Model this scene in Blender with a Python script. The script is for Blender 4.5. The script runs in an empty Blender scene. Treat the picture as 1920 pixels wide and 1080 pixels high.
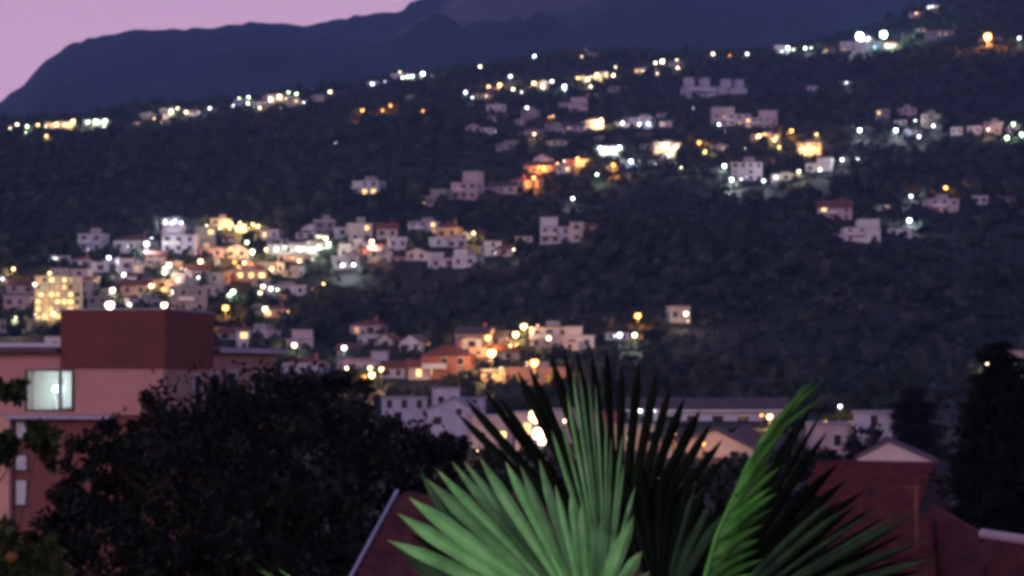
import bpy, bmesh, math, random
import numpy as np
from mathutils import Vector, Matrix

random.seed(7)
rng = np.random.default_rng(7)
R = math.radians
scene = bpy.context.scene
COL = scene.collection

# ------------------------------------------------------------------ camera
E = 20.0                       # eye height above the datum
F = 4330.0                     # focal length in photo pixels (1920 wide)
PITCH = math.atan(150 / F)
cd = bpy.data.cameras.new('camera')
cam = bpy.data.objects.new('camera', cd)
COL.objects.link(cam)
cam.location = (0, 0, E)
cam.rotation_euler = (math.pi / 2 + PITCH, 0, 0)
cd.sensor_width = 36.0
cd.lens = 36.0 * F / 1920
cd.clip_start = 0.1
cd.clip_end = 30000
cd.dof.use_dof = True
cd.dof.focus_distance = 6.5
cd.dof.aperture_fstop = cd.lens / 1000 / 0.0048
scene.camera = cam
cp, sp = math.cos(PITCH), math.sin(PITCH)


def ray(u, v):
    a, b = (u - 960) / F, (540 - v) / F
    y, z = cp - b * sp, sp + b * cp
    return Vector((a / y, 1.0, z / y))         # per metre of Y


def P(u, v, D):
    r = ray(u, v)
    return Vector((r.x * D, D, E + r.z * D))


def mpp(D):
    return D / F


# ------------------------------------------------------------------ helpers
def tag(o, label=None, cat=None, group=None, kind=None):
    if label: o['label'] = label
    if cat: o['category'] = cat
    if group: o['group'] = group
    if kind: o['kind'] = kind
    return o


def empty(name, loc, rz=0.0, label=None, cat=None, group=None):
    o = bpy.data.objects.new(name, None)
    o.empty_display_size = 0.3
    COL.objects.link(o)
    o.location = loc
    o.rotation_euler = (0, 0, rz)
    return tag(o, label, cat, group)


def link(name, me, parent=None, loc=(0, 0, 0), rz=0.0, scale=None):
    o = bpy.data.objects.new(name, me)
    COL.objects.link(o)
    if parent is not None: o.parent = parent
    o.location = loc
    o.rotation_euler = (0, 0, rz)
    if scale is not None: o.scale = scale
    return o


class MB:
    """collects shapes into one mesh"""
    def __init__(s):
        s.v, s.f = [], []

    def add(s, vs, fs):
        n = len(s.v)
        s.v += [tuple(p) for p in vs]
        s.f += [tuple(i + n for i in f) for f in fs]
        return s

    def box(s, x0, x1, y0, y1, z0, z1):
        vs = [(x, y, z) for z in (z0, z1) for y in (y0, y1) for x in (x0, x1)]
        return s.add(vs, [(0, 2, 3, 1), (4, 5, 7, 6), (0, 1, 5, 4), (2, 6, 7, 3), (0, 4, 6, 2), (1, 3, 7, 5)])

    def tube(s, pts, rads, n=8, cap=True):
        pts = [Vector(p) for p in pts]
        base = len(s.v)
        for i, p in enumerate(pts):
            d = (pts[min(i + 1, len(pts) - 1)] - pts[max(i - 1, 0)])
            if d.length < 1e-9: d = Vector((0, 0, 1))
            d.normalize()
            a = d.cross(Vector((0, 1, 0)) if abs(d.y) < .9 else Vector((1, 0, 0))).normalized()
            b = d.cross(a)
            for k in range(n):
                t = 2 * math.pi * k / n
                s.v.append(tuple(p + (a * math.cos(t) + b * math.sin(t)) * rads[i]))
        for i in range(len(pts) - 1):
            for k in range(n):
                k2 = (k + 1) % n
                s.f.append((base + i * n + k, base + i * n + k2, base + (i + 1) * n + k2, base + (i + 1) * n + k))
        if cap:
            s.f.append(tuple(base + k for k in range(n))[::-1])
            s.f.append(tuple(base + (len(pts) - 1) * n + k for k in range(n)))
        return s

    def slab(s, quad, t):
        """polygon given as points, thickened by t along its own normal downward"""
        q = [Vector(p) for p in quad]
        n = (q[1] - q[0]).cross(q[-1] - q[0]).normalized()
        if n.z < 0: n = -n
        k = len(q)
        vs = q + [p - n * t for p in q]
        fs = [tuple(range(k)), tuple(range(2 * k - 1, k - 1, -1))]
        fs += [(i, i + k, (i + 1) % k + k, (i + 1) % k) for i in range(k)]
        return s.add(vs, fs)

    def mesh(s, name, mat, smooth=False):
        me = bpy.data.meshes.new(name)
        me.from_pydata(s.v, [], s.f)
        bm = bmesh.new(); bm.from_mesh(me)
        bmesh.ops.recalc_face_normals(bm, faces=bm.faces)
        bm.to_mesh(me); bm.free()
        if mat is not None: me.materials.append(mat)
        if smooth:
            for p in me.polygons: p.use_smooth = True
        return me

    def build(s, name, mat, parent=None, loc=(0, 0, 0), rz=0.0, smooth=False):
        return link(name, s.mesh(name, mat, smooth), parent, loc, rz)


def np_mesh(name, V, Fq, mat, smooth=False):
    """V (n,3), Fq (m,k) int -> mesh"""
    me = bpy.data.meshes.new(name)
    m, k = Fq.shape
    me.vertices.add(len(V)); me.vertices.foreach_set('co', V.astype(np.float32).ravel())
    me.loops.add(m * k); me.loops.foreach_set('vertex_index', Fq.astype(np.int32).ravel())
    me.polygons.add(m)
    me.polygons.foreach_set('loop_start', (np.arange(m) * k).astype(np.int32))
    me.polygons.foreach_set('loop_total', np.full(m, k, np.int32))
    if smooth: me.polygons.foreach_set('use_smooth', np.ones(m, bool))
    me.update(calc_edges=True)
    me.validate()
    if mat is not None: me.materials.append(mat)
    return me


# ------------------------------------------------------------------ materials
def new_mat(name):
    m = bpy.data.materials.new(name); m.use_nodes = True
    nt = m.node_tree; nt.nodes.clear()
    out = nt.nodes.new('ShaderNodeOutputMaterial')
    return m, nt, out


def mat(name, c1, c2=None, scale=1.0, rough=0.85, detail=4, bump=0.0, bscale=None, c3=None, spec=0.3, trans=0.0):
    m, nt, out = new_mat(name)
    b = nt.nodes.new('ShaderNodeBsdfPrincipled')
    b.inputs['Roughness'].default_value = rough
    b.inputs['Specular IOR Level'].default_value = spec
    nt.links.new(b.outputs[0], out.inputs[0])
    c2 = c2 or tuple(x * .75 for x in c1)
    tc = nt.nodes.new('ShaderNodeTexCoord')
    no = nt.nodes.new('ShaderNodeTexNoise')
    no.inputs['Scale'].default_value = scale; no.inputs['Detail'].default_value = detail
    no.inputs['Roughness'].default_value = .65
    geo = nt.nodes.new('ShaderNodeNewGeometry')
    nt.links.new(geo.outputs['Position'], no.inputs['Vector'])
    cr = nt.nodes.new('ShaderNodeValToRGB')
    cr.color_ramp.elements[0].position = .36; cr.color_ramp.elements[1].position = .64
    cr.color_ramp.elements[0].color = (*c2, 1); cr.color_ramp.elements[1].color = (*c1, 1)
    if c3:
        e = cr.color_ramp.elements.new(.5); e.color = (*c3, 1)
    nt.links.new(no.outputs['Fac'], cr.inputs[0])
    nt.links.new(cr.outputs[0], b.inputs['Base Color'])
    if bump:
        n2 = nt.nodes.new('ShaderNodeTexNoise'); n2.inputs['Scale'].default_value = bscale or scale * 4
        n2.inputs['Detail'].default_value = 6
        nt.links.new(geo.outputs['Position'], n2.inputs['Vector'])
        bp = nt.nodes.new('ShaderNodeBump'); bp.inputs['Strength'].default_value = bump
        bp.inputs['Distance'].default_value = 1.0 / (bscale or scale * 4)
        nt.links.new(n2.outputs['Fac'], bp.inputs['Height'])
        nt.links.new(bp.outputs[0], b.inputs['Normal'])
    if trans:
        t = nt.nodes.new('ShaderNodeBsdfTranslucent')
        nt.links.new(cr.outputs[0], t.inputs[0])
        mx = nt.nodes.new('ShaderNodeMixShader'); mx.inputs[0].default_value = trans
        nt.links.new(b.outputs[0], mx.inputs[1]); nt.links.new(t.outputs[0], mx.inputs[2])
        nt.links.new(mx.outputs[0], out.inputs[0])
    return m


def emit(name, c, s, var=0.0):
    m, nt, out = new_mat(name)
    e = nt.nodes.new('ShaderNodeEmission')
    e.inputs[0].default_value = (*c, 1); e.inputs[1].default_value = s
    nt.links.new(e.outputs[0], out.inputs[0])
    return m


M = {}
M['w'] = mat('white_render', (.70, .68, .70), (.55, .53, .55), .5)
M['c'] = mat('cream_render', (.56, .51, .44), (.44, .40, .36), .5)
M['k'] = mat('pink_render', (.52, .40, .44), (.40, .31, .35), .5)
M['l'] = mat('lilac_white_render', (.50, .48, .60), (.38, .36, .47), .5)
M['o'] = mat('ochre_render', (.50, .34, .25), (.40, .27, .20), .5)
M['g'] = mat('grey_render', (.30, .28, .31), (.20, .19, .22), .5)
M['r'] = mat('brick_red_render', (.32, .12, .10), (.22, .08, .07), .6)
M['v'] = mat('green_awning_cloth', (.12, .45, .16), (.08, .32, .10), .5)
M['roof_flat'] = mat('flat_roof_concrete', (.36, .33, .36), (.24, .22, .25), .6)
M['roof_tile'] = mat('terracotta_tile', (.22, .075, .055), (.13, .045, .04), 1.5)
M['roof_dark'] = mat('dark_weathered_tile', (.12, .08, .09), (.07, .05, .06), 1.5)
M['glass_dark'] = mat('dark_window_glass', (.02, .022, .03), (.015, .015, .02), 1, rough=.12, spec=.5)
M['win_warm'] = emit('lit_window_warm', (1, .55, .2), 2.2)
M['win_cool'] = emit('lit_window_cool', (.85, .95, 1.0), 2.2)
M['win_soft'] = emit('lit_window_soft', (1, .55, .25), .7)
M['win_yel'] = emit('lit_window_yellow', (1, .66, .24), 2.4)
M['metal'] = mat('galvanised_metal', (.25, .25, .27), (.17, .17, .19), 3, rough=.5)
M['dark_metal'] = mat('dark_metal', (.05, .05, .055), (.03, .03, .035), 3, rough=.5)
M['bark'] = mat('bark', (.035, .026, .020), (.018, .013, .011), 6, bump=.5)
LC = {'w': (.88, .96, 1.0), 'g': (.72, 1.0, .62), 'y': (1, .62, .22), 'o': (1, .36, .07),
      'p': (1, .58, .36), 'b': (.68, .78, 1.0), 't': (.15, .85, .75), 'q': (1, .80, .52)}
LNAME = {'w': 'cool white', 'g': 'greenish white', 'y': 'yellow', 'o': 'amber orange', 'p': 'peach pink',
         'b': 'bluish white', 't': 'teal', 'q': 'warm white'}
LS = 70.0
LPOW = {'huge': 24.0, 'large': 18.0, 'mid': 13.0, 'small': 9.0, 'tiny': 4.5}
BULB = {}
for q_, w_ in (('huge', 9500.), ('large', 6500.), ('mid', 2400.), ('small', 600.)):
    for k, c in LC.items():
        l_ = bpy.data.lights.new('bulb', 'POINT'); l_.energy = w_ * (1.15 if k in 'oy' else .7 if k in 'wgb' else .9); l_.color = c; l_.shadow_soft_size = .15; BULB[q_ + k] = l_
for k, c in LC.items():
    for q, pw in LPOW.items():
        pw = pw * {'o': .55, 'y': .7, 'p': .8, 'q': 1.0}.get(k, 1.0)
        M['lamp_' + q + k] = emit(q + '_lamp_glow_' + LNAME[k].replace(' ', '_'), c, pw)

ORD = ['first', 'second', 'third', 'fourth', 'fifth', 'sixth', 'seventh', 'eighth', 'ninth', 'tenth', 'eleventh',
       'twelfth', 'thirteenth', 'fourteenth', 'fifteenth', 'sixteenth', 'seventeenth', 'eighteenth', 'nineteenth',
       'twentieth', 'twenty-first', 'twenty-second', 'twenty-third', 'twenty-fourth', 'twenty-fifth', 'twenty-sixth',
       'twenty-seventh', 'twenty-eighth', 'twenty-ninth', 'thirtieth']

# ------------------------------------------------------------------ terrain
_pY = np.array([-200, 30, 120, 250, 350, 420, 500, 600, 700, 900, 1200, 1500, 1690, 1760, 1900, 2300, 2600.])
_pZ = np.array([-10.5, -9.8, -9.8, -9, -7.2, -5, 2, 15, 32, 68, 118, 172, 203, 203, 170, 40, 40.])
_gy = np.arange(-200, 2601, 4.0)
_gz = np.interp(_gy, _pY, _pZ)
_kern = np.hanning(15); _kern /= _kern.sum()
_gz = np.convolve(np.pad(_gz, 7, mode='edge'), _kern, 'valid')
_rU = np.array([-400, 0, 450, 620, 760, 900, 1050, 1300, 1500, 1620, 1750, 1920, 2400])
_rA = np.array([.100, .105, .1166, .120, .127, .1312, .136, .1362, .139, .1443, .158, .166, .18])
_rX = (_rU - 960) / F * 1690
_rF = _rA / .1201


def sstep(a, b, x):
    t = np.clip((x - a) / (b - a), 0, 1)
    return t * t * (3 - 2 * t)


def height(X, Y):
    X = np.asarray(X, float); Y = np.asarray(Y, float)
    base = np.interp(Y, _gy, _gz)
    f = np.interp(X, _rX, _rF)
    f = (f + np.interp(X - 30, _rX, _rF) + np.interp(X + 30, _rX, _rF)) / 3
    z = base * (1 + (f - 1) * sstep(450, 1600, Y))
    w = sstep(430, 700, Y)
    n = (2.2 * np.sin(X * .031 + Y * .017 + 1) + 1.8 * np.sin(X * .013 - Y * .041) + 1.2 * np.sin(X * .083 + Y * .029 + 2)
         + .8 * np.sin(X * .11 - Y * .09) + .5 * np.sin(X * .23 + Y * .19))
    return E + z + n * w * (1 - .6 * sstep(1550, 1690, Y))


def hit(u, v, lift=0.0, y0=200, y1=1715):
    r = ray(u, v)
    Y = np.arange(y0, y1, 1.5)
    gap = E + r.z * Y - (height(r.x * Y, Y) + lift)
    k = np.nonzero(gap <= 0)[0]
    i = k[0] if len(k) else int(np.argmin(gap))
    D = float(Y[i])
    x = r.x * D
    return Vector((x, D, float(height(x, D))))


hs = []      # house footprints
beside = []  # lamps with bushes added behind them to catch their light
clear = []   # (x, y, radius) kept free of scrub

# graded grid that reaches behind the ridge
ys = np.concatenate([np.arange(-120, 420, 15.), np.arange(420, 1720, 7.), np.arange(1720, 2600, 30.)])
xs = np.concatenate([np.arange(-900, -480, 30.), np.arange(-480, 481, 7.), np.arange(510, 930, 30.)])
gx, gy = np.meshgrid(xs, ys)
V = np.stack([gx, gy, height(gx, gy)], -1).reshape(-1, 3)
nx, ny = len(xs), len(ys)
ii = (np.arange(ny - 1)[:, None] * nx + np.arange(nx - 1)[None]).ravel()
Fq = np.stack([ii, ii + 1, ii + nx + 1, ii + nx], 1)
M['ground'] = mat('dry_hillside_soil', (.020, .017, .015), (.009, .010, .008), .035, detail=8, bump=.6, bscale=.6, c3=(.013, .013, .011))
terrain = link('ground', np_mesh('ground', V, Fq, M['ground'], True))
tag(terrain, kind='structure')

# far mountain
mu = np.array([-700, -300, -100, 0, 40, 80, 130, 190, 240, 300, 400, 450, 480, 520, 570, 620, 700, 752, 764, 790, 900, 1000, 1150, 1400, 1700, 2000, 2600])
mv = np.array([420, 330, 245, 186, 155, 112, 78, 62, 55, 51, 49, 39, 37, 41, 43, 34, 20, 15, 4, -8, -60, -95, -105, -60, -90, -60, -40])
MY = 4600.
mx = (mu - 960) / F * MY
mz = E + (690 - mv) / F * MY
xs = np.linspace(-2300, 2300, 330); ts = np.linspace(-1, 1, 130)
gx, gt = np.meshgrid(xs, ts)
Yg = MY + np.where(gt < 0, gt * 2300, gt * 1500)
rz = np.interp(gx * MY / np.minimum(Yg, MY), mx, mz)
shape = np.where(gt < 0, (1 + gt) ** .85, 1 - gt ** 1.5)
nz = np.zeros_like(gx)
for a, s_, ph in ((40, .0042, 0), (28, .009, 1.3), (19, .019, 2.1), (11, .043, .7), (6, .09, 4), (3, .17, 2)):
    nz += a * np.sin(gx * s_ + 1.7 * np.sin(Yg * s_ * .8 + ph) + ph) * np.cos(Yg * s_ * 1.1 + ph * 2 + .8 * np.sin(gx * s_ * 1.3))
foot = E + 30
zg = foot + (rz - foot) * shape + nz * np.clip((-gt - .06) * 2.5, 0, 1) * np.clip((1 + gt) * 4, 0, 1)
zg += (np.abs(gt) < .3) * 3.5 * np.sin(gx * .11 + 2 * np.sin(gx * .037)) * np.cos(gx * .029)
V = np.stack([gx, Yg, zg], -1).reshape(-1, 3)
nx, ny = 330, 130
ii = (np.arange(ny - 1)[:, None] * nx + np.arange(nx - 1)[None]).ravel()
Fq = np.stack([ii, ii + 1, ii + nx + 1, ii + nx], 1)
# wooded slope with one bare rock face
m, nt, out = new_mat('wooded_mountain_slope')
b = nt.nodes.new('ShaderNodeBsdfPrincipled'); b.inputs['Roughness'].default_value = .95
b.inputs['Specular IOR Level'].default_value = .1
geo = nt.nodes.new('ShaderNodeNewGeometry')
no = nt.nodes.new('ShaderNodeTexNoise'); no.inputs['Scale'].default_value = .012; no.inputs['Detail'].default_value = 9
nt.links.new(geo.outputs['Position'], no.inputs['Vector'])
cr = nt.nodes.new('ShaderNodeValToRGB')
cr.color_ramp.elements[0].position = .35; cr.color_ramp.elements[0].color = (.008, .010, .010, 1)
cr.color_ramp.elements[1].position = .68; cr.color_ramp.elements[1].color = (.036, .038, .034, 1)
nt.links.new(no.outputs['Fac'], cr.inputs[0])
sx = nt.nodes.new('ShaderNodeVectorMath'); sx.operation = 'DISTANCE'
rc = P(1000, 42, 4050)
sx.inputs[1].default_value = rc
nt.links.new(geo.outputs['Position'], sx.inputs[0])
n2 = nt.nodes.new('ShaderNodeTexNoise'); n2.inputs['Scale'].default_value = .009; n2.inputs['Detail'].default_value = 6
nt.links.new(geo.outputs['Position'], n2.inputs['Vector'])
ma = nt.nodes.new('ShaderNodeMath'); ma.operation = 'MULTIPLY_ADD'; ma.inputs[1].default_value = 420; 
nt.links.new(n2.outputs['Fac'], ma.inputs[0]); nt.links.new(sx.outputs['Value'], ma.inputs[2])
mr = nt.nodes.new('ShaderNodeMapRange'); mr.inputs[1].default_value = 330; mr.inputs[2].default_value = 520
mr.inputs[3].default_value = 1; mr.inputs[4].default_value = 0
nt.links.new(ma.outputs[0], mr.inputs[0])
mx_ = nt.nodes.new('ShaderNodeMix'); mx_.data_type = 'RGBA'
nt.links.new(mr.outputs[0], mx_.inputs[0]); nt.links.new(cr.outputs[0], mx_.inputs[6])
mx_.inputs[7].default_value = (.16, .125, .12, 1)
nt.links.new(mx_.outputs[2], b.inputs['Base Color']); nt.links.new(b.outputs[0], out.inputs[0])
M['mountain'] = m
mountain = link('mountain', np_mesh('mountain', V, Fq, M['mountain'], True))
tag(mountain, kind='structure')

# ------------------------------------------------------------------ shared lamp meshes
def ico(r, sub=1):
    bm = bmesh.new(); bmesh.ops.create_icosphere(bm, subdivisions=sub, radius=r)
    v = [tuple(x.co) for x in bm.verts]; f = [tuple(x.index for x in q.verts) for q in bm.faces]
    bm.free(); return v, f


ICO1 = ico(1.0, 1); ICO2 = ico(1.0, 2)
GLOBE = {}
for k in LC:
    for q in LPOW:
        mb = MB(); mb.add(*ICO1); GLOBE[q + k] = mb.mesh('globe', M['lamp_' + q + k])
mb = MB(); mb.tube([(0, 0, 0), (0, 0, 1)], [.09, .06], 6); POLE = mb.mesh('pole', M['dark_metal'])
mb = MB()
_n = 8
for i, (r_, z_) in enumerate(((.55, .55), (.95, .75), (.45, 1.15), (.12, 1.35))):
    mb.v += [(r_ * math.cos(2 * math.pi * k / _n), r_ * math.sin(2 * math.pi * k / _n), z_) for k in range(_n)]
for i in range(3):
    for k in range(_n): mb.f.append((i * _n + k, i * _n + (k + 1) % _n, (i + 1) * _n + (k + 1) % _n, (i + 1) * _n + k))
mb.f.append(tuple(3 * _n + k for k in range(_n)))
CAP = mb.mesh('cap', M['dark_metal'])

SIZE = {'huge': 1.3, 'large': 1.0, 'mid': .72, 'small': .5, 'tiny': .32}


def lamp(u, v, size, col, label, group, D=None, lift=None, kind='street_lamp', k=1.0):
    lift = lift or {'huge': 5.5, 'large': 4.6, 'mid': 4.0, 'small': 3.4, 'tiny': 2.8}[size]
    if D is None:
        g = hit(u, v, lift)
    else:
        p = P(u, v, D); g = Vector((p.x, p.y, float(height(p.x, p.y))))
    D = g.y
    head = P(u, v, D)
    H = max(head.z - g.z, 1.6)
    s = SIZE[size]
    r = s * k * (.62 if D > 600 else .8 * max(D, 150) / 600) * (D / 900 if D > 900 else 1)
    o = empty(kind, g, 0, label, 'street lamp', group)
    link('pole', POLE, o, (0, 0, -.4), 0, (1.2, 1.2, H - r * .8 + .4))
    link('globe', GLOBE[size + col], o, (0, 0, H), 0, (r, r, r))
    link('cap', CAP, o, (0, 0, H), 0, (r, r, r))
    if size != 'tiny':
        b_ = link('bulb', BULB[size + col], o, (0, -r - .9, H - r * .9))
        if 400 <= D < 620:
            l2 = BULB[size + col].copy(); l2.energy *= .5; b_.data = l2
        if D < 400:
            l2 = BULB[size + col].copy(); l2.energy *= (D / 400) ** 2 * .22; b_.data = l2
    clear.append((g.x, g.y - 3.2, 3.6)); clear.append((g.x, g.y - 8, 2.8)); clear.append((g.x, g.y - 13, 2.4))
    if D > 400 and size in ('huge', 'large', 'mid'): beside.append((g.x, g.y, size))
    return o


LAMPS = [
 ('lamps of the far ridge village', 'in the ridge village below open sky',
  [(19,240,'small','q'),(32,233,'mid','q'),(51,237,'mid','g'),(48,248,'small','g'),(71,234,'mid','y'),(86,237,'small','q'),
   (106,233,'large','y'),(87,255,'mid','y'),(120,234,'small','q'),(137,227,'large','y'),(165,229,'mid','g'),(180,227,'large','g'),(197,227,'large','g'),(195,237,'small','g')]),
 ('lamps of the second ridge cluster', 'along the small second ridge cluster under the mountain',
  [(258,231,'tiny','p'),(289,222,'small','p'),(302,229,'tiny','p'),(321,209,'large','q'),(333,203,'mid','q'),(349,210,'mid','q'),(393,203,'mid','w')]),
 ('lamps of the third ridge cluster', 'in the dense ridge cluster under the mountain',
  [(437,198,'small','w'),(448,185,'mid','g'),(466,182,'mid','g'),(465,194,'mid','g'),(487,202,'mid','p'),(497,202,'tiny','p'),(507,187,'mid','q'),
   (516,179,'mid','q'),(524,181,'large','q'),(541,173,'mid','g'),(556,176,'mid','g'),(537,184,'small','q'),(525,202,'small','q'),(555,189,'tiny','w'),
   (570,192,'small','w'),(585,170,'tiny','g'),(619,172,'mid','q')]),
 ('lamps of the fourth ridge cluster', 'in the pale ridge cluster where the slope steepens',
  [(698,157,'mid','w'),(722,153,'small','b'),(750,135,'small','q'),(747,149,'mid','w'),(755,146,'mid','g'),(764,144,'mid','g'),(773,143,'mid','w'),(793,138,'large','w'),
   (810,142,'tiny','w'),(847,133,'mid','q'),(900,125,'mid','q')]),
 ('lone lamps above the ridge road', 'in the short row high above the ridge road',
  [(1002,105,'mid','w'),(1053,100,'mid','w'),(1095,95,'mid','q'),(1091,106,'small','p')]),
 ('lamps of the ridge road', 'along the long curving ridge road',
  [(873,173,'mid','w'),(886,183,'small','w'),(916,162,'mid','y'),(912,180,'small','y'),(937,159,'large','y'),(957,143,'mid','w'),(962,167,'mid','q'),(978,173,'small','w'),
   (1001,156,'large','y'),(1018,162,'mid','w'),(1035,152,'mid','w'),(1058,162,'large','w'),(1083,146,'mid','y'),(1102,149,'mid','q'),(1119,140,'large','y'),
   (1107,162,'mid','q'),(1123,162,'small','w'),(1150,141,'mid','q'),(1154,126,'small','q'),(1206,133,'mid','q'),(1232,138,'small','q'),(1229,118,'mid','q'),
   (1242,115,'large','q'),(1269,113,'mid','q'),(1271,127,'mid','q'),(1300,203,'tiny','w')]),
 ('orange lamps on the dark slope', 'in the lonely group on the dark upper slope',
  [(680,207,'large','o'),(717,207,'mid','o'),(732,198,'mid','o'),(793,208,'mid','o'),(629,268,'tiny','w')]),
 ('lamps of the upper ridge row', 'in the ridge row towards the two floodlights',
  [(1337,101,'mid','q'),(1368,104,'small','o'),(1401,101,'mid','w'),(1418,108,'small','w'),(1477,90,'large','w'),(1466,96,'small','w'),(1488,93,'small','g'),
   (1510,90,'mid','w'),(1521,90,'small','w'),(1545,98,'tiny','w'),(1587,155,'small','w'),(1640,88,'small','t'),(1718,25,'small','p'),(1748,12,'small','w'),(1741,14,'small','w'),(1911,71,'mid','w')]),
 ('lamps of the upper village', 'in the upper village of dim houses',
  [(988,202,'mid','w'),(1030,219,'small','o'),(1037,218,'small','p'),(1002,251,'mid','p'),(1127,225,'large','y'),(1167,230,'mid','w'),(1199,233,'mid','w'),(1216,232,'mid','b'),(1095,230,'tiny','w'),
   (928,246,'tiny','w'),(955,205,'tiny','b')]),
 ('lamps of the middle village', 'in the bright middle village',
  [(1125,277,'mid','w'),(1162,276,'large','w'),(1148,283,'mid','g'),(1138,285,'small','g'),(1250,273,'mid','q'),(1268,276,'large','q'),(1262,279,'mid','q'),
   (1083,298,'large','o'),(1058,302,'small','q'),(1011,313,'mid','o'),(1032,317,'tiny','o'),(1001,333,'large','o'),(1119,327,'mid','g'),(1150,309,'large','o'),(1183,302,'large','b'),
   (890,352,'mid','y'),(1229,308,'tiny','w'),(1256,307,'tiny','w'),(1277,314,'small','g'),(1074,372,'mid','w')]),
 ('lamps of the eastern village', 'in the eastern village under the pink block',
  [(1348,233,'mid','w'),(1311,267,'large','o'),(1322,284,'mid','y'),(1422,257,'mid','y'),(1434,258,'mid','y'),(1452,262,'large','y'),(1461,276,'mid','y'),(1484,245,'large','o'),
   (1531,252,'mid','y'),(1507,278,'mid','y'),(1527,278,'mid','y'),(1510,287,'mid','y'),(1519,287,'small','y'),(1397,278,'tiny','q'),
   (1358,311,'large','w'),(1372,337,'large','w'),(1390,336,'small','w'),(1400,331,'tiny','w'),(1432,339,'mid','w'),(1498,321,'mid','q'),(1538,318,'mid','w'),(1579,299,'mid','w'),(1608,298,'small','w')]),
 ('lamps of the far eastern houses', 'by the scattered houses far along the eastern slope',
  [(1612,244,'large','w'),(1680,244,'large','w'),(1723,256,'mid','w'),(1742,215,'large','q'),(1750,236,'mid','w'),(1716,226,'small','w'),(1853,243,'mid','p'),
   (1888,258,'large','g'),(1900,232,'mid','g'),(1916,252,'large','g'),(1911,236,'tiny','g')]),
 ('lamps of the eastern hamlet', 'in the small hamlet on the dark eastern slope',
  [(1773,352,'large','o'),(1708,368,'mid','w'),(1705,413,'large','w'),(1765,392,'tiny','o'),(1663,386,'tiny','y')]),
 ('lamps of the upper town quarter', 'in the upper quarter of the lit town',
  [(310,418,'mid','b'),(322,418,'mid','b'),(340,418,'mid','b'),(388,423,'small','q'),(412,428,'small','q'),(434,420,'mid','y'),(443,427,'small','y'),(450,418,'mid','y'),(458,424,'mid','y'),
   (452,433,'small','y'),(466,428,'small','y'),(474,420,'mid','y'),(484,424,'mid','y'),(372,455,'tiny','y'),(275,457,'large','w'),(284,447,'small','w'),(240,462,'tiny','g'),(165,468,'tiny','b'),
   (204,483,'mid','w'),(232,515,'mid','w'),(463,454,'mid','g'),(473,472,'large','q'),(433,467,'mid','o')]),
 ('lamps of the green lit terrace', 'on the green lit terrace beside the town',
  [(499,468,'mid','y'),(520,469,'tiny','g'),(534,464,'small','g'),(546,470,'tiny','g'),(558,466,'small','w'),(570,467,'small','g'),(597,464,'mid','g'),(611,447,'mid','g'),(617,456,'small','g'),(561,489,'mid','y')]),
 ('lamps of the lower town quarter', 'in the lower quarter of the lit town',
  [(5,523,'small','w'),(25,504,'mid','y'),(60,470,'tiny','w'),(107,485,'tiny','q'),(30,597,'mid','q'),(178,527,'mid','y'),(317,497,'large','q'),(308,511,'mid','q'),(376,490,'large','y'),(385,497,'tiny','p'),
   (348,506,'tiny','b'),(372,520,'small','w'),(333,524,'mid','y'),(307,542,'mid','o'),(283,536,'mid','q'),(211,544,'large','q'),(206,572,'huge','q'),(308,572,'large','p'),
   (243,571,'small','q'),(247,562,'tiny','p'),(440,491,'mid','o'),(458,493,'mid','y'),(437,547,'mid','g'),(430,553,'small','g'),(423,577,'large','o'),(447,514,'small','o'),(470,515,'tiny','o'),(93,683,'tiny','q')]),
 ('lamps of the road below town', 'along the dark road just below the lit town',
  [(497,579,'mid','q'),(540,584,'tiny','y'),(508,541,'mid','w'),(520,543,'small','g'),(493,537,'mid','q'),(488,549,'small','q'),(607,534,'large','y'),(632,549,'tiny','y'),(552,647,'mid','q'),(94,654,'small','q')]),
 ('lamps of the middle hamlet', 'in the long hamlet halfway down the slope',
  [(697,453,'large','p'),(643,497,'mid','w'),(663,496,'mid','w'),(645,483,'tiny','w'),(888,437,'mid','y'),(963,468,'small','q'),(1087,436,'tiny','q'),(928,475,'tiny','w'),(795,380,'tiny','y')]),
 ('lamps of the lower village', 'among the crowded houses of the lower village',
  [(645,652,'mid','w'),(717,663,'mid','q'),(694,690,'mid','y'),(715,692,'mid','y'),(697,703,'large','y'),(682,707,'mid','o'),(650,690,'small','q')]),
 ('amber lamps of the valley street', 'along the amber lit street above the palm',
  [(915,633,'large','o'),(982,612,'large','y'),(967,627,'large','y'),(922,662,'huge','y'),(1002,680,'huge','o'),(957,648,'small','y'),(1029,634,'mid','p'),(1008,610,'tiny','p'),(917,676,'tiny','o')]),
 ('lamps on the dark lower slope', 'in the lonely group on the dark lower slope',
  [(1162,628,'mid','w'),(1152,630,'tiny','w'),(1190,628,'mid','g'),(1196,592,'large','o'),(1286,588,'mid','q'),(1290,602,'tiny','p'),(1853,683,'mid','q')]),
]
n_l = 0
for group, where, items in LAMPS:
    cnt = {}
    for it in items: cnt[(it[2], it[3])] = cnt.get((it[2], it[3]), 0) + 1
    seen = {}
    for u, v, size, col in sorted(items):
        k = (size, col); seen[k] = seen.get(k, 0) + 1
        sz = {'huge': 'glaring', 'large': 'big', 'mid': 'bright', 'small': 'small', 'tiny': 'faint'}[size]
        if cnt[k] == 1: lab = f"{sz} {LNAME[col]} lamp {where}"
        else: lab = f"{sz} {LNAME[col]} lamp, {ORD[seen[k]-1]} going uphill {where}"
        near = v > 560
        lamp(u, v, size, col, lab, group)
        n_l += 1

# ------------------------------------------------------------------ houses
def unit_window(m):
    mb = MB(); mb.box(-.5, .5, -.05, .02, -.5, .5); return mb.mesh('window', m)


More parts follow.
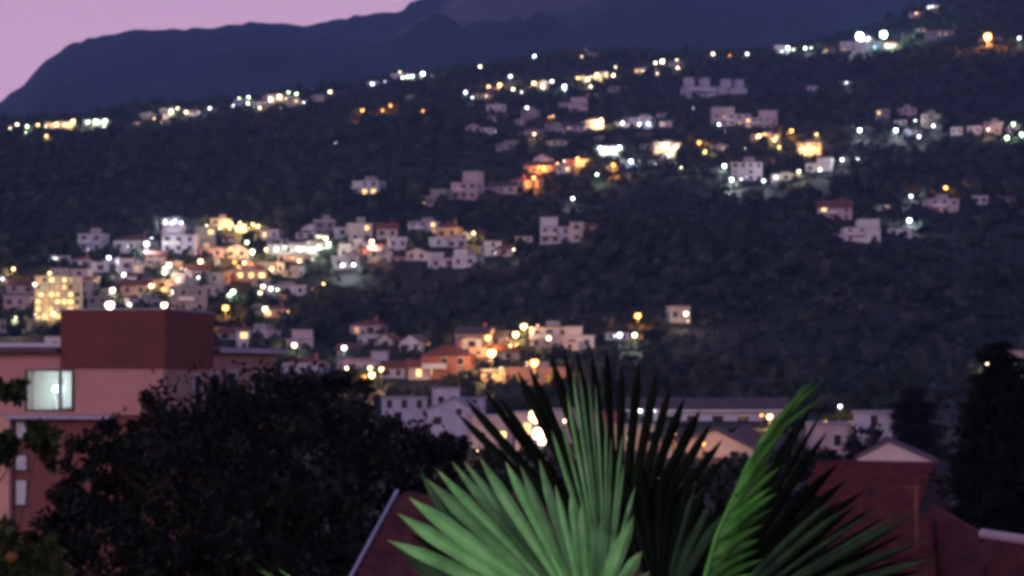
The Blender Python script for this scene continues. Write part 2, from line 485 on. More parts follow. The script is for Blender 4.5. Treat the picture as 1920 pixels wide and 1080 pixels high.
WIN = {k: unit_window(M[k]) for k in ('glass_dark', 'win_warm', 'win_cool', 'win_yel', 'win_soft')}
mb = MB(); mb.box(-.56, .56, -.03, .02, -.58, -.5).box(-.56, .56, -.03, .02, .5, .56).box(-.56, -.5, -.03, .02, -.5, .5).box(.5, .56, -.03, .02, -.5, .5)
FRAME = mb.mesh('frame', M['w'])


def gable_roof(mb, w, d, z, rise, along_x, ov=.45, t=.18):
    if along_x:
        a, b = w / 2 + ov, d / 2 + ov
        k = rise / (d / 2) * ov
        mb.slab([(-a, -b, z - k), (a, -b, z - k), (a, 0, z + rise), (-a, 0, z + rise)], -t)
        mb.slab([(-a, b, z - k), (a, b, z - k), (a, 0, z + rise), (-a, 0, z + rise)], -t)
    else:
        a, b = w / 2 + ov, d / 2 + ov
        k = rise / (w / 2) * ov
        mb.slab([(-a, -b, z - k), (-a, b, z - k), (0, b, z + rise), (0, -b, z + rise)], -t)
        mb.slab([(a, -b, z - k), (a, b, z - k), (0, b, z + rise), (0, -b, z + rise)], -t)


def house(u, v, wpx, hpx, typ, col, label, group, cat='house', lit=None, name='house', D=None, yaw=None, roofm=None, pwin=.08, windows=True):
    if D is None: g = hit(u, v)
    else:
        p = P(u, v, D); g = p
    mp = g.y / F
    w, h = wpx * mp, hpx * mp
    d = min(max(w * .75, 5.0), 11.0)
    if yaw is None: yaw = random.uniform(-.4, .4)
    w = w / (math.cos(yaw) + .3 * abs(math.sin(yaw)))
    ctr = Vector((g.x, g.y + d * .5, g.z - .2))
    o = empty(name, ctr, yaw, label, cat, group)
    under = -3.0
    wall = MB(); roof = MB()
    rm = roofm or M['roof_flat']
    fronts = []      # (x0,x1,z0,z1) faces for windows on y=-d/2
    if typ == 'F':
        wall.box(-w/2, w/2, -d/2, d/2, under, h)
        roof.box(-w/2-.3, w/2+.3, -d/2-.3, d/2+.3, h, h+.22)
        if w > 7: roof.box(-w*.1, w*.25, -d*.1, d*.3, h+.22, h+.22+min(2.2, h*.3))
        fronts.append((-w/2, w/2, 0, h))
    elif typ == 'S':
        h1 = h * .62
        s = random.choice((-1, 1))
        wall.box(-w/2, w/2, -d/2, d/2, under, h1)
        x0, x1 = sorted((s*w*.5, -s*w*.08))
        wall.box(x0+.05, x1-.05, -d/2+1.2, d/2-.05, h1+.2, h)
        roof.box(-w/2-.25, w/2+.25, -d/2-.25, d/2+.25, h1, h1+.2)
        roof.box(x0-.2, x1+.2, -d/2+.95, d/2+.2, h, h+.2)
        fronts.append((-w/2, w/2, 0, h1))
    elif typ in 'GQ':
        rise = min(h * .34, 2.6); hw = h - rise
        rm = roofm or random.choice((M['roof_tile'], M['roof_tile'], M['roof_dark']))
        wall.box(-w/2, w/2, -d/2, d/2, under, hw)
        if typ == 'G':
            wall.add([(-w/2, -d/2, hw), (-w/2, d/2, hw), (-w/2, 0, h), (w/2, -d/2, hw), (w/2, d/2, hw), (w/2, 0, h)],
                     [(0, 2, 1), (3, 4, 5), (0, 3, 5, 2), (1, 2, 5, 4)])
        else:
            wall.add([(-w/2, -d/2, hw), (w/2, -d/2, hw), (0, -d/2, h), (-w/2, d/2, hw), (w/2, d/2, hw), (0, d/2, h)],
                     [(0, 1, 2), (3, 5, 4), (0, 2, 5, 3), (1, 4, 5, 2)])
        gable_roof(roof, w, d, hw, rise, typ == 'G')
        fronts.append((-w/2, w/2, 0, hw))
    elif typ == 'P':
        rise = min(h * .32, 2.6); hw = h - rise
        rm = roofm or M['roof_tile']
        wall.box(-w/2, w/2, -d/2, d/2, under, hw)
        a, b2 = w/2+.4, d/2+.4; q = max(w/2 - d/2, 0) * .9
        roof.add([(-a, -b2, hw), (a, -b2, hw), (a, b2, hw), (-a, b2, hw), (-q-.05, 0, h), (q+.05, 0, h)],
                 [(0, 1, 5, 4), (1, 2, 5), (2, 3, 4, 5), (3, 0, 4), (0, 3, 2, 1)])
        fronts.append((-w/2, w/2, 0, hw))
    elif typ == 'C':            # long block with four raised roof rooms
        h1 = h * .5
        wall.box(-w/2, w/2, -d/2, d/2, under, h1)
        roof.box(-w/2-.25, w/2+.25, -d/2-.25, d/2+.25, h1, h1+.2)
        for q in (-.42, -.16, .2, .42):
            wall.box(q*w-w*.055, q*w+w*.055, -d*.3, d*.3, h1+.2, h)
            roof.box(q*w-w*.065, q*w+w*.065, -d*.34, d*.34, h, h+.2)
        fronts.append((-w/2, w/2, 0, h1))
    wall.build('wall', M[col], o)
    ro = roof.build('roof', rm, o)
    if typ in 'GP' and w > 6:
        MB().box(w*.2, w*.2+.6, .3, .9, h-1.0, h+.9).build('chimney', M['r'], ro)
    if windows:
        for (x0, x1, z0, z1) in fronts:
            ww, hh = x1 - x0, z1 - z0
            if hh < 1.6: 
                if lit:
                    wn = link('window', WIN[lit], o, ((x0+x1)/2, -d/2-.03, hh*.5), 0, (ww*.8, 1, hh*.5))
                continue
            nf = max(1, min(6, int(round(hh / 3.0)))); nc = max(1, min(5, int(round(ww / 3.4))))
            for i in range(nf):
                for j in range(nc):
                    if random.random() < .12 and nf * nc > 2: continue
                    zc = z0 + (i + .55) * hh / nf; xc = x0 + (j + .5) * ww / nc
                    k = 'glass_dark'
                    if lit and random.random() < .75: k = lit
                    elif random.random() < pwin: k = random.choice(('win_warm', 'win_soft', 'win_soft'))
                    wd = random.choice((1.0, 1.2, 1.7)); wh = min(1.4, hh / nf * .55)
                    wn = link('window', WIN[k], o, (xc, -d/2 - .03, zc), 0, (wd, 1, wh))
                    if g.y < 620: link('frame', FRAME, wn)
            if nf >= 2 and w > 8:
                mb = MB(); zc = z0 + hh / nf
                mb.box(x0+.4, x0+ww*.55, -d/2-1.3, -d/2-.002, zc-.15, zc)
                mb.box(x0+.4, x0+ww*.55, -d/2-1.3, -d/2-1.2, zc, zc+.95)
                mb.build('balcony', M['w'], o)
            # side windows on the side turned to the viewer
            sx = 1 if (yaw + g.x / g.y * -1) < 0 else -1
            for i in range(nf):
                zc = z0 + (i + .55) * hh / nf
                link('window', WIN['glass_dark'], o, (sx * (w/2 + .03), 0, zc), math.pi/2 * sx, (1.1, 1, min(1.4, hh / nf * .55)))
    rr = max(w, d) * .5
    hs.append((ctr.x, ctr.y, w, d, h))
    clear.append((ctr.x, ctr.y, rr + 3.0))
    for q in (0.35, .8, 1.2):
        clear.append((ctr.x, ctr.y - d/2 - q * 7, rr + 1.0))
    return o


HN = {'w': 'white', 'c': 'cream', 'k': 'pink', 'l': 'lilac white', 'o': 'ochre', 'g': 'grey', 'r': 'brick red', 'v': 'green'}
TN = {'F': 'flat-roofed house', 'S': 'stepped flat-roofed house', 'G': 'pitched-roof house', 'Q': 'gable-fronted house', 'P': 'hip-roofed house', 'C': 'long block with raised roof rooms'}
HOUSES = [
 ('houses of the far ridge village', 'in the ridge village below open sky',
  [(40,244,30,9,'F','w'),(110,241,52,11,'F','c'),(180,236,46,12,'F','w'),(140,234,22,10,'G','c')]),
 ('houses of the ridge clusters', 'in the ridge clusters under the mountain',
  [(258,237,20,10,'G','k'),(318,215,44,11,'F','w'),(455,198,34,12,'F','w'),(520,192,54,14,'F','c'),(582,173,26,8,'F','w'),(597,188,30,8,'F','g'),
   (755,150,46,12,'F','w'),(700,162,26,8,'F','l'),(487,206,20,8,'G','k')]),
 ('houses of the ridge road', 'on the long curving ridge road',
  [(935,174,46,12,'G','k'),(905,184,36,8,'F','c'),(1108,154,40,10,'F','w'),(1112,106,30,9,'G','k'),(1213,143,22,8,'F','l'),(1268,130,26,14,'F','c'),(1178,170,34,8,'G','g'),(1030,168,34,9,'F','w')]),
 ('houses of the upper ridge row', 'on the ridge towards the two floodlights',
  [(1477,100,48,16,'S','w'),(1418,112,20,8,'F','w'),(1555,100,24,14,'G','g'),(1620,97,86,20,'F','w'),(1720,30,26,10,'G','k'),(1750,17,20,8,'F','w'),(1727,60,16,9,'Q','g'),(1765,70,56,12,'F','g'),(1860,80,44,14,'G','o'),(1668,90,30,12,'G','k')]),
 ('houses above the upper village', 'alone on the slope above the upper village',
  [(1587,160,22,8,'F','w'),(1525,172,22,10,'F','l'),(1340,180,126,34,'C','l'),(770,190,18,12,'F','g'),(1160,172,36,9,'F','g')]),
 ('houses of the upper village', 'in the upper village of dim houses',
  [(930,210,36,14,'F','w'),(935,228,38,16,'G','w'),(885,247,28,16,'Q','k'),(915,252,24,12,'F','w'),(995,224,30,18,'F','g'),(1075,210,54,28,'S','k'),
   (1040,247,34,14,'F','g'),(1080,247,36,18,'G','l'),(1048,274,42,9,'F','c'),(952,280,38,18,'S','g'),(1205,242,46,22,'F','l'),(1165,238,26,12,'G','w'),
   (1250,250,22,22,'F','k'),(1212,262,32,14,'G','g'),(1125,267,40,10,'F','g'),(976,256,20,10,'Q','g'),(1098,236,18,10,'Q','w')]),
 ('houses of the middle village', 'in the bright middle village',
  [(1150,292,52,16,'F','w'),(1250,289,54,22,'F','c','win_warm'),(1187,314,44,14,'G','w'),(1018,327,62,26,'G','o'),(1058,326,28,16,'F','l'),(998,350,36,22,'G','o'),(1080,312,36,18,'P','r'),(1148,322,30,16,'Q','o'),(1240,310,40,10,'F','g')]),
 ('houses of the eastern village', 'in the eastern village around the pink block',
  [(1372,236,72,36,'S','k'),(1430,243,62,36,'S','k'),(1438,274,56,22,'F','o','win_yel'),(1518,292,44,24,'F','o','win_warm'),(1403,340,60,36,'F','w'),(1470,341,40,14,'F','c','win_cool'),
   (1540,324,50,28,'S','w'),(1608,303,30,9,'F','w'),(1440,308,26,14,'G','k'),(1638,314,28,14,'P','v'),(1580,312,34,12,'G','g'),(1350,285,34,12,'F','g')]),
 ('houses of the far eastern slope', 'among the scattered far eastern houses',
  [(1657,233,26,28,'F','g'),(1702,224,30,22,'F','k'),(1690,237,24,12,'F','w'),(1714,254,28,14,'G','l'),(1748,240,30,26,'F','c'),(1797,254,22,14,'F','w'),(1830,252,28,15,'F','l'),(1865,252,34,24,'F','k'),(1902,250,26,16,'G','w'),(1625,252,30,12,'F','g')]),
 ('houses of the eastern hamlet', 'in the small hamlet on the dark eastern slope',
  [(1568,414,64,40,'G','k'),(1617,454,68,44,'S','w'),(1693,444,46,16,'F','w'),(1768,402,58,30,'F','k'),(1840,383,30,16,'F','l'),(1888,383,30,16,'G','k'),(1655,394,26,9,'F','c','win_yel'),(1700,400,40,12,'G','g'),(1585,450,36,10,'F','l')]),
 ('houses of the lone upper hamlet', 'in the lone hamlet on the empty middle slope',
  [(638,364,34,12,'F','w'),(690,366,56,28,'F','w'),(815,390,56,34,'S','g'),(876,376,54,54,'S','k'),(943,364,52,24,'G','k'),(915,360,24,14,'Q','c'),(975,352,36,20,'P','o')]),
 ('houses of the middle hamlet', 'in the long hamlet halfway down the slope',
  [(673,455,46,36,'F','k'),(725,448,40,30,'G','k'),(745,470,36,24,'F','l'),(657,481,42,24,'S','l'),(650,505,54,24,'F','g'),(797,442,60,26,'F','l'),(843,450,44,34,'P','o'),(785,488,42,24,'Q','k'),
   (827,505,52,30,'S','l'),(877,500,50,34,'S','l'),(922,480,32,28,'F','w'),(950,480,30,22,'G','k'),(985,454,32,10,'F','w'),(890,448,38,16,'G','o'),(1042,456,58,50,'S','l'),(1083,454,26,38,'F','c'),
   (1108,432,28,14,'G','o'),(1272,422,58,14,'G','o'),(742,494,36,16,'P','k'),(690,476,34,14,'G','r'),(640,446,28,20,'F','w')]),
 ('houses of the upper town quarter', 'in the upper quarter of the lit town',
  [(107,496,42,17,'F','w','win_cool'),(172,472,50,34,'F','l'),(250,474,72,36,'P','w'),(335,474,64,54,'S','l'),(382,466,38,42,'F','c','win_warm'),(412,436,40,26,'F','c'),(325,424,44,14,'F','w','win_cool'),
   (182,512,34,20,'F','l'),(232,514,30,28,'F','l'),(290,490,40,20,'G','k'),(150,500,40,20,'P','k'),(265,512,36,18,'F','w'),(395,482,46,16,'F','k'),(545,478,94,20,'F','w','win_cool'),(605,470,30,24,'G','w'),(552,492,60,14,'F','k'),
   (205,496,34,14,'P','g'),(460,436,60,12,'F','c','win_yel')]),
 ('houses of the lower town quarter', 'in the lower quarter of the lit town',
  [(253,554,52,30,'G','o'),(318,514,36,24,'F','k'),(350,588,64,52,'F','g'),(35,552,56,28,'G','k'),(462,528,64,22,'F','o','win_yel'),(530,555,78,20,'F','w'),(503,596,104,26,'P','o','win_warm'),
   (265,586,64,26,'F','l'),(30,580,44,26,'F','k'),(160,560,34,34,'F','g'),(185,590,40,34,'F','g'),(300,548,40,24,'F','o'),(345,530,44,18,'F','k'),(428,530,40,18,'P','r'),(150,522,34,18,'F','k'),(400,560,36,24,'F','g'),(20,626,60,26,'F','g'),
   (620,553,70,9,'F','c','win_yel'),(435,565,44,14,'G','c'),(230,545,26,22,'F','g')]),
 ('houses of the road below town', 'along the dark road just below the lit town',
  [(97,664,36,34,'F','w'),(482,658,70,38,'F','l'),(550,664,70,46,'S','k'),(573,700,74,32,'P','l'),(30,664,60,18,'F','g'),(440,640,60,26,'G','g')]),
 ('houses of the lower village', 'among the crowded houses of the lower village',
  [(690,630,60,32,'P','k'),(702,655,58,28,'F','w'),(728,656,32,32,'Q','c'),(777,665,46,38,'Q','w'),(700,706,52,48,'S','l'),(742,710,52,34,'G','l'),(665,706,60,34,'F','k'),(840,712,94,68,'P','r'),(783,712,40,40,'G','k'),
   (655,672,44,28,'G','g'),(892,648,68,36,'G','o'),(1000,722,120,34,'F','o'),(1032,652,74,38,'F','k'),(1088,656,56,44,'S','k'),(950,668,40,24,'G','c'),(930,715,60,22,'F','o')]),
 ('houses on the dark lower slope', 'standing alone on the dark lower slope',
  [(1155,638,44,14,'F','w'),(1273,608,40,34,'F','c'),(1906,694,38,36,'F','k'),(1903,720,36,26,'F','w')]),
]
_hr = random.Random(5)
def extra(gname, n, poly, cols):
    for g_ in HOUSES:
        if g_[0] == gname:
            for _ in range(n):
                t = _hr.random(); 
                (ua, va), (ub, vb), th = poly
                u = ua + (ub - ua) * t; v = va + (vb - va) * t + _hr.uniform(-th, th)
                w_ = _hr.uniform(24, 46) * (1 if v > 300 else .75)
                g_[2].append((round(u), round(v), round(w_), round(w_ * _hr.uniform(.42, .72)), _hr.choice('FFSGPQ'), _hr.choice(cols)))


extra('houses of the upper town quarter', 16, ((150, 495), (620, 462), 22), 'wwlkgc')
extra('houses of the lower town quarter', 20, ((10, 560), (560, 540), 34), 'wwlkgcr')
extra('houses of the middle hamlet', 8, ((650, 465), (960, 470), 22), 'wwlk')
extra('houses of the upper village', 9, ((880, 235), (1270, 240), 28), 'wlkg')
extra('houses of the middle village', 7, ((1010, 320), (1290, 285), 14), 'wlkc')
extra('houses of the lower village', 8, ((640, 690), (1080, 650), 16), 'wwlkg')
extra('houses of the ridge clusters', 6, ((270, 226), (620, 190), 4), 'wwc')
extra('houses of the ridge road', 6, ((880, 178), (1290, 138), 6), 'wwc')
for group, where, items in HOUSES:
    cnt = {}
    for it in items: cnt[(it[4], it[5])] = cnt.get((it[4], it[5]), 0) + 1
    seen = {}
    for it in sorted(items):
        k = (it[4], it[5]); seen[k] = seen.get(k, 0) + 1
        lab = f"{HN[k[1]]} {TN[k[0]]} {where}" if cnt[k] == 1 else f"{ORD[seen[k]-1]} {HN[k[1]]} {TN[k[0]]} going uphill {where}"
        house(it[0], it[1], it[2], it[3], it[4], it[5], lab, group, lit=it[6] if len(it) > 6 else None)

# lit hotel with bright yellow window grid
g = hit(103, 600); mp = g.y / F
o = empty('hotel', g + Vector((0, 5, -.2)), .12, 'tall block with floor after floor of glowing yellow windows at the town edge', 'hotel')
w, h, d = 84 * mp, 82 * mp, 9.0
MB().box(-w/2, w/2, -d/2, d/2, -3, h).build('wall', M['c'], o)
MB().box(-w/2-.3, w/2+.3, -d/2-.3, d/2+.3, h, h+.25).box(-w*.2, w*.2, -d*.2, d*.3, h+.25, h+2.2).build('roof', M['roof_flat'], o)
nf = 6
for i in range(nf):
    zc = (i + .5) * h / nf
    MB().box(-w/2, w/2, -d/2-1.2, -d/2-.002, zc - h/nf*.5, zc - h/nf*.5+.15).build('balcony', M['c'], o)
    for j in range(7):
        if random.random() < .2: continue
        link('window', WIN[random.choice(('win_yel', 'win_yel', 'win_yel', 'win_warm', 'win_soft', 'glass_dark'))], o, (-w/2 + (j+.5)*w/7, -d/2-.03, zc+.1), 0, (w/7*random.choice((.45, .6, .75)), 1, h/nf*.5))
clear.append((g.x, g.y + 3, w*.7)); clear.append((g.x, g.y - 8, w*.6)); clear.append((g.x, g.y - 16, w*.6))
for (u, v, s, c, lab) in ((65,533,'small','q','small warm white lamp at the corner of the yellow windowed hotel'), (77,552,'small','y','small yellow lamp halfway up beside the yellow windowed hotel'),
                          (93,512,'small','y','small yellow lamp on top of the yellow windowed hotel'), (100,588,'mid','y','bright yellow lamp at the foot of the yellow windowed hotel'),
                          (64,590,'small','q','small warm white lamp low beside the yellow windowed hotel')):
    lamp(u, v, s, c, lab, 'lamps around the hotel', D=g.y - 3)

# two floodlights on tall masts, an amber floodlight and a white mast
def floodlight(u, v, r, col, label, k=1):
    g = hit(u, v, 10)
    p = P(u, v, g.y); H = p.z - g.z
    o = empty('floodlight', g, 0, label, 'floodlight', 'floodlights on the ridge')
    MB().tube([(0, 0, -1), (0, 0, H - r*.9)], [.22, .12], 8).build('mast', M['metal'], o)
    MB().box(-r*1.1, r*1.1, r*.55, r*.9, -r, r).box(-r*1.1, r*1.1, -r*.6, r*.55, r*.95, r*1.1).build('housing', M['dark_metal'], o, (0, 0, H))
    mb = MB(); mb.add([(x*r, y*r*.5, z*r*.95) for x, y, z in ICO2[0]], ICO2[1])
    m = emit('floodlight_glow_' + LNAME[col].replace(' ', '_'), LC[col], LS * .4 * k * (.5 if col == 'o' else 1))
    fl = bpy.data.lights.new('bulb', 'POINT'); fl.energy = 50000; fl.color = LC[col]; fl.shadow_soft_size = .3
    link('bulb_light', fl, o, (0, -r * 1.4, H - r * .7))
    mb.build('bulb', m, o, (0, 0, H), smooth=True)
    clear.append((g.x, g.y - 6, 5.5))
    for q in range(3): beside.append((g.x, g.y + q, 'large'))


floodlight(1612, 68, 2.1, 'w', 'larger of the twin white floodlights glaring on the ridge', 1.6)
floodlight(1657, 65, 1.9, 'g', 'greenish one of the twin floodlights glaring on the ridge', 1.5)
floodlight(1852, 69, 1.9, 'o', 'single glaring amber floodlight high on the ridge', 1.5)
g = hit(1629, 94)
o = empty('lookout_tower', g, 0, 'slim white tower standing between the twin floodlights', 'tower')
mp = g.y / F
MB().tube([(0, 0, -2), (0, 0, 24 * mp)], [1.3, 1.0], 10).build('shaft', M['w'], o)
MB().tube([(0, 0, 24 * mp), (0, 0, 25 * mp), (0, 0, 27 * mp)], [1.5, 1.5, .1], 10).build('roof', M['roof_flat'], o)

# ------------------------------------------------------------------ hillside scrub, one uncountable mass
def scrub_variant(seed):
    r_ = np.random.default_rng(seed)
    V0, F0 = np.array(ICO1[0]), np.array(ICO1[1])
    Vs, Fs = [], []
    n = 0
    for c in range(3):
        off = np.array([r_.uniform(-.45, .45), r_.uniform(-.45, .45), r_.uniform(.35, .8)])
        k = V0 * r_.uniform(.4, .62) * r_.uniform(.72, 1.25, (len(V0), 1)) + off
        Vs.append(k); Fs.append(F0 + n); n += len(k)
    # loose leaf sprays
    for c in range(36):
        dvec = r_.normal(size=3); dvec /= np.linalg.norm(dvec); dvec[2] = abs(dvec[2])
        p = dvec * r_.uniform(.55, 1.0) * np.array([.95, .95, 1.1]) + np.array([0, 0, .35])
        a = r_.normal(size=3) * .14; b2 = r_.normal(size=3) * .14
        Vs.append(np.array([p, p + a, p + b2])); Fs.append(np.array([[n, n + 1, n + 2]])); n += 3
    return np.concatenate(Vs), np.concatenate(Fs)


variants = [scrub_variant(s) for s in range(6)]
pts = []
for Y in np.arange(338, 1730, 4.3):
    half = Y * .24 + 12
    k = int(2 * half / 4.5)
    x = rng.uniform(-half, half, k); y = Y + rng.uniform(-6, 6, k)
    pts.append(np.stack([x, y], 1))
pts = np.concatenate(pts)
cl = np.array(clear)
keep = np.ones(len(pts), bool)
for cx, cy, cr_ in clear:
    keep &= ((pts[:, 0] - cx) ** 2 + (pts[:, 1] - cy) ** 2) > cr_ ** 2
dens = np.sin(pts[:, 0] * .021 + pts[:, 1] * .011) + np.sin(pts[:, 0] * .047 - pts[:, 1] * .033 + 1) + rng.normal(0, .8, len(pts))
keep &= dens > -2.0
pts = pts[keep]
near = []
for lx, ly, sz in beside:
    for q in range(3 if sz == 'mid' else 6):
        a_ = rng.uniform(.15, math.pi - .15); d_ = rng.uniform(1.6, 4.5)
        near.append((lx + d_ * math.cos(a_) * 1.3, ly + d_ * math.sin(a_)))
near = np.array(near)
kn = np.ones(len(near), bool)
for cx, cy, cr_ in clear:
    if cr_ > 3.7: kn &= ((near[:, 0] - cx) ** 2 + (near[:, 1] - cy) ** 2) > (cr_ * .62) ** 2
bush = []
for hx, hy, w_, d_, h_ in hs:
    for q in range(2):
        bush.append((hx + rng.uniform(-.62, .62) * w_, hy - d_ / 2 - rng.uniform(1.5, 5)))
    for sd_ in (-1, 1):
        if rng.uniform() < .7: bush.append((hx + sd_ * (w_ / 2 + rng.uniform(1, 2.5)), hy + rng.uniform(-.5, .3) * d_))
bush = np.array(bush)
kb = np.ones(len(bush), bool)
for cx, cy, cr_ in clear:
    if cr_ <= 3.7: kb &= ((bush[:, 0] - cx) ** 2 + (bush[:, 1] - cy) ** 2) > (cr_ * .85) ** 2
bush = bush[kb]
n_wild = len(pts) + int(kn.sum())
pts = np.concatenate([pts, near[kn], bush])
hz = height(pts[:, 0], pts[:, 1])
Vs, Fs, n = [], [], 0
vi = rng.integers(0, 6, len(pts)); sc = (1.1 + 2.6 * rng.uniform(0, 1, len(pts)) ** 1.8) * (.7 + .3 * sstep(340, 700, pts[:, 1])) * np.where(rng.uniform(0, 1, len(pts)) < .06, 1.6, 1) * (1 + .35 * np.sin(pts[:, 0] * .03) * np.sin(pts[:, 1] * .02)); sc[n_wild:] = rng.uniform(.7, 1.7, len(pts) - n_wild); ang = rng.uniform(0, 6.28, len(pts)); zs = rng.uniform(.75, 1.35, len(pts))
for k in range(6):
    sel = np.nonzero(vi == k)[0]
    V0, F0 = variants[k]
    c, s = np.cos(ang[sel])[:, None], np.sin(ang[sel])[:, None]
    X = (V0[None, :, 0] * c - V0[None, :, 1] * s) * sc[sel][:, None] + pts[sel, 0][:, None]
    Y = (V0[None, :, 0] * s + V0[None, :, 1] * c) * sc[sel][:, None] + pts[sel, 1][:, None]
    Z = V0[None, :, 2] * (sc[sel] * zs[sel])[:, None] + hz[sel][:, None] - .3
    Vs.append(np.stack([X, Y, Z], -1).reshape(-1, 3))
    Fs.append((F0[None] + (np.arange(len(sel)) * len(V0))[:, None, None]).reshape(-1, 3) + n)
    n += len(sel) * len(V0)
M['scrub'] = mat('mixed_scrub_foliage', (.058, .061, .056), (.008, .013, .013), .13, detail=7, c3=(.023, .029, .026), rough=.95, spec=.1)
scrub = link('hillside_scrub', np_mesh('hillside_scrub', np.concatenate(Vs), np.concatenate(Fs), M['scrub']))
tag(scrub, 'dark scrub woodland covering the whole hillside between the houses', None, kind='stuff')
print('scrub', len(pts), 'lamps', n_l, [o['label'] for o in bpy.data.objects if 'label' in o.keys() and len(o['label'].split())>16])

# ------------------------------------------------------------------ valley buildings (nearer, explicit distances)
def gz(x, y): return float(height(x, y))


def block(u0, u1, v0, v1, D, depth, yaw=0.0):
    """frame for a building whose front spans u0..u1, v0..v1 at distance D; returns (empty location, w, h, depth below)"""
    a, b = P(u0, v1, D), P(u1, v1, D)
    h = (v1 - v0) * D / F
    loc = (a + b) / 2
    return loc, (b - a).length, h, loc.z - gz(loc.x, loc.y) + 1.0


# long dark-roofed hall
loc, w, h, dn = block(1180, 1476, 770, 803, 330, 12)
o = empty('long_hall', loc, -.03, 'long low lilac hall with a dark purple roof at the hill foot', 'hall')
rise = 24 * mpp(330)
MB().box(-w/2, w/2, 0, 10, -dn, h).build('wall', M['l'], o)
rb = MB(); rb.slab([(-w/2-.5, -.6, h+.1), (w/2+.5, -.6, h+.1), (w/2+.5, 5, h+rise), (-w/2-.5, 5, h+rise)], .25)
rb.slab([(-w/2-.5, 10.6, h+.1), (w/2+.5, 10.6, h+.1), (w/2+.5, 5, h+rise), (-w/2-.5, 5, h+rise)], .25)
rb.build('roof', M['roof_dark'], o)
MB().box(-w/2-.5, w/2+.5, -.85, -.65, h-.12, h+.12).build('gutter', M['w'], o)
MB().add([(w/2+.003, .2, h), (w/2+.003, 9.8, h), (w/2+.003, 5, h+rise-.3), (w/2-.3, .2, h), (w/2-.3, 9.8, h), (w/2-.3, 5, h+rise-.3)],
         [(0, 1, 2), (3, 5, 4), (0, 2, 5, 3), (1, 4, 5, 2), (0, 3, 4, 1)]).build('gable', M['w'], o)
for j in range(6):
    wn = link('window', WIN['glass_dark'], o, (-w*.42 + j*w*.16, -.03, h*.5), 0, (1.6, 1, 1.1)); link('frame', FRAME, wn)

VB = 'buildings on the valley floor'
# block on top of low white terraces
loc, w, h, dn = block(815, 862, 729, 760, 300, 6)
o = empty('white_block', loc, .1, 'square lilac white block rising behind the round-windowed house', 'house', VB)
MB().box(-w/2, w/2, 0, 5, -dn, h).build('wall', M['l'], o)
MB().box(-w/2-.15, w/2+.15, -.15, 5.15, h, h+.18).build('roof', M['roof_flat'], o)
for j in (-1, 1): link('window', WIN['glass_dark'], o, (j*w*.25, -.03, h*.35), 0, (.7, 1, .8))
loc, w, h, dn = block(800, 884, 768, 806, 285, 6)
o = empty('house', loc, -.12, 'white gable-fronted house with one round window in front of the square block', 'house', VB)
rise = 20 * mpp(285)
MB().box(-w/2, w/2, 0, 8, -dn, h).add([(-w/2, 0, h), (w/2, 0, h), (w*.1, 0, h+rise), (-w/2, 8, h), (w/2, 8, h), (w*.1, 8, h+rise)],
     [(0, 1, 2), (3, 5, 4), (0, 2, 5, 3), (1, 4, 5, 2)]).build('wall', M['l'], o)
rb = MB(); rb.slab([(-w/2-.3, -.3, h-.1), (-w/2-.3, 8.3, h-.1), (w*.1, 8.3, h+rise+.02), (w*.1, -.3, h+rise+.02)], -.15)
rb.slab([(w/2+.3, -.3, h-.1), (w/2+.3, 8.3, h-.1), (w*.1, 8.3, h+rise+.02), (w*.1, -.3, h+rise+.02)], -.15); rb.build('roof', M['roof_flat'], o)
mb = MB(); mb.tube([(0, -.05, 0), (0, .05, 0)], [.42, .42], 14); mb.build('window', M['glass_dark'], o, (w*.22, 0, h*.9))
wn = link('window', WIN['glass_dark'], o, (-w*.25, -.03, h*.45), 0, (1.0, 1, 1.0)); link('frame', FRAME, wn)
for (u0, u1, v0, v1, D, yaw, c, lab) in (
        (716, 800, 747, 775, 310, .05, 'l', 'low lilac flat-roofed shed beside the square white block'),
        (872, 905, 748, 775, 305, -.05, 'l', 'small lilac flat-roofed shed behind the round-windowed house'),
        (884, 962, 782, 850, 255, .08, 'k', 'pink flat-roofed house with yellow windows behind the dark palm fingers'),
        (966, 1012, 776, 850, 250, -.1, 'k', 'narrow pink house next to the glaring valley street lamp'),
        (1012, 1090, 770, 840, 268, -.1, 'k', 'pink house with one small orange window behind the palm'),
        (1090, 1165, 774, 850, 275, 0, 'r', 'dark red walled house hidden behind the upright palm frond'),
        (1160, 1240, 800, 850, 250, .12, 'o', 'ochre walled house glowing orange behind the dark palm fingers'),
        (1606, 1672, 775, 812, 230, -.1, 'l', 'lilac cube house beside the dark conifer'),
        (1535, 1605, 796, 850, 240, .1, 'k', 'dull pink house below the yellow lit hedge')):
    loc, w, h, dn = block(u0, u1, v0, v1, D, 6, yaw)
    o = empty('house', loc, yaw, lab, 'house', VB)
    MB().box(-w/2, w/2, 0, 6, -dn, h).build('wall', M[c], o)
    MB().box(-w/2-.2, w/2+.2, -.2, 6.2, h, h+.2).build('roof', M['roof_flat'] if c != 'r' else M['roof_tile'], o)
    if h > 1.8:
        for j in range(max(1, int(w / 2))):
            k = 'glass_dark'
            if 'yellow' in lab and 'hedge' not in lab and j >= 1: k = 'win_yel'
            if 'orange window' in lab and j == 0: k = 'win_warm'
            if 'valley' in lab: k = 'win_warm'
            wn = link('window', WIN[k], o, (-w/2 + (j+.5)*w/max(1, int(w/2)), -.03, h*.45 if 'yellow' in lab else h*.62), 0, (.75, 1, 1.15)); link('frame', FRAME, wn)
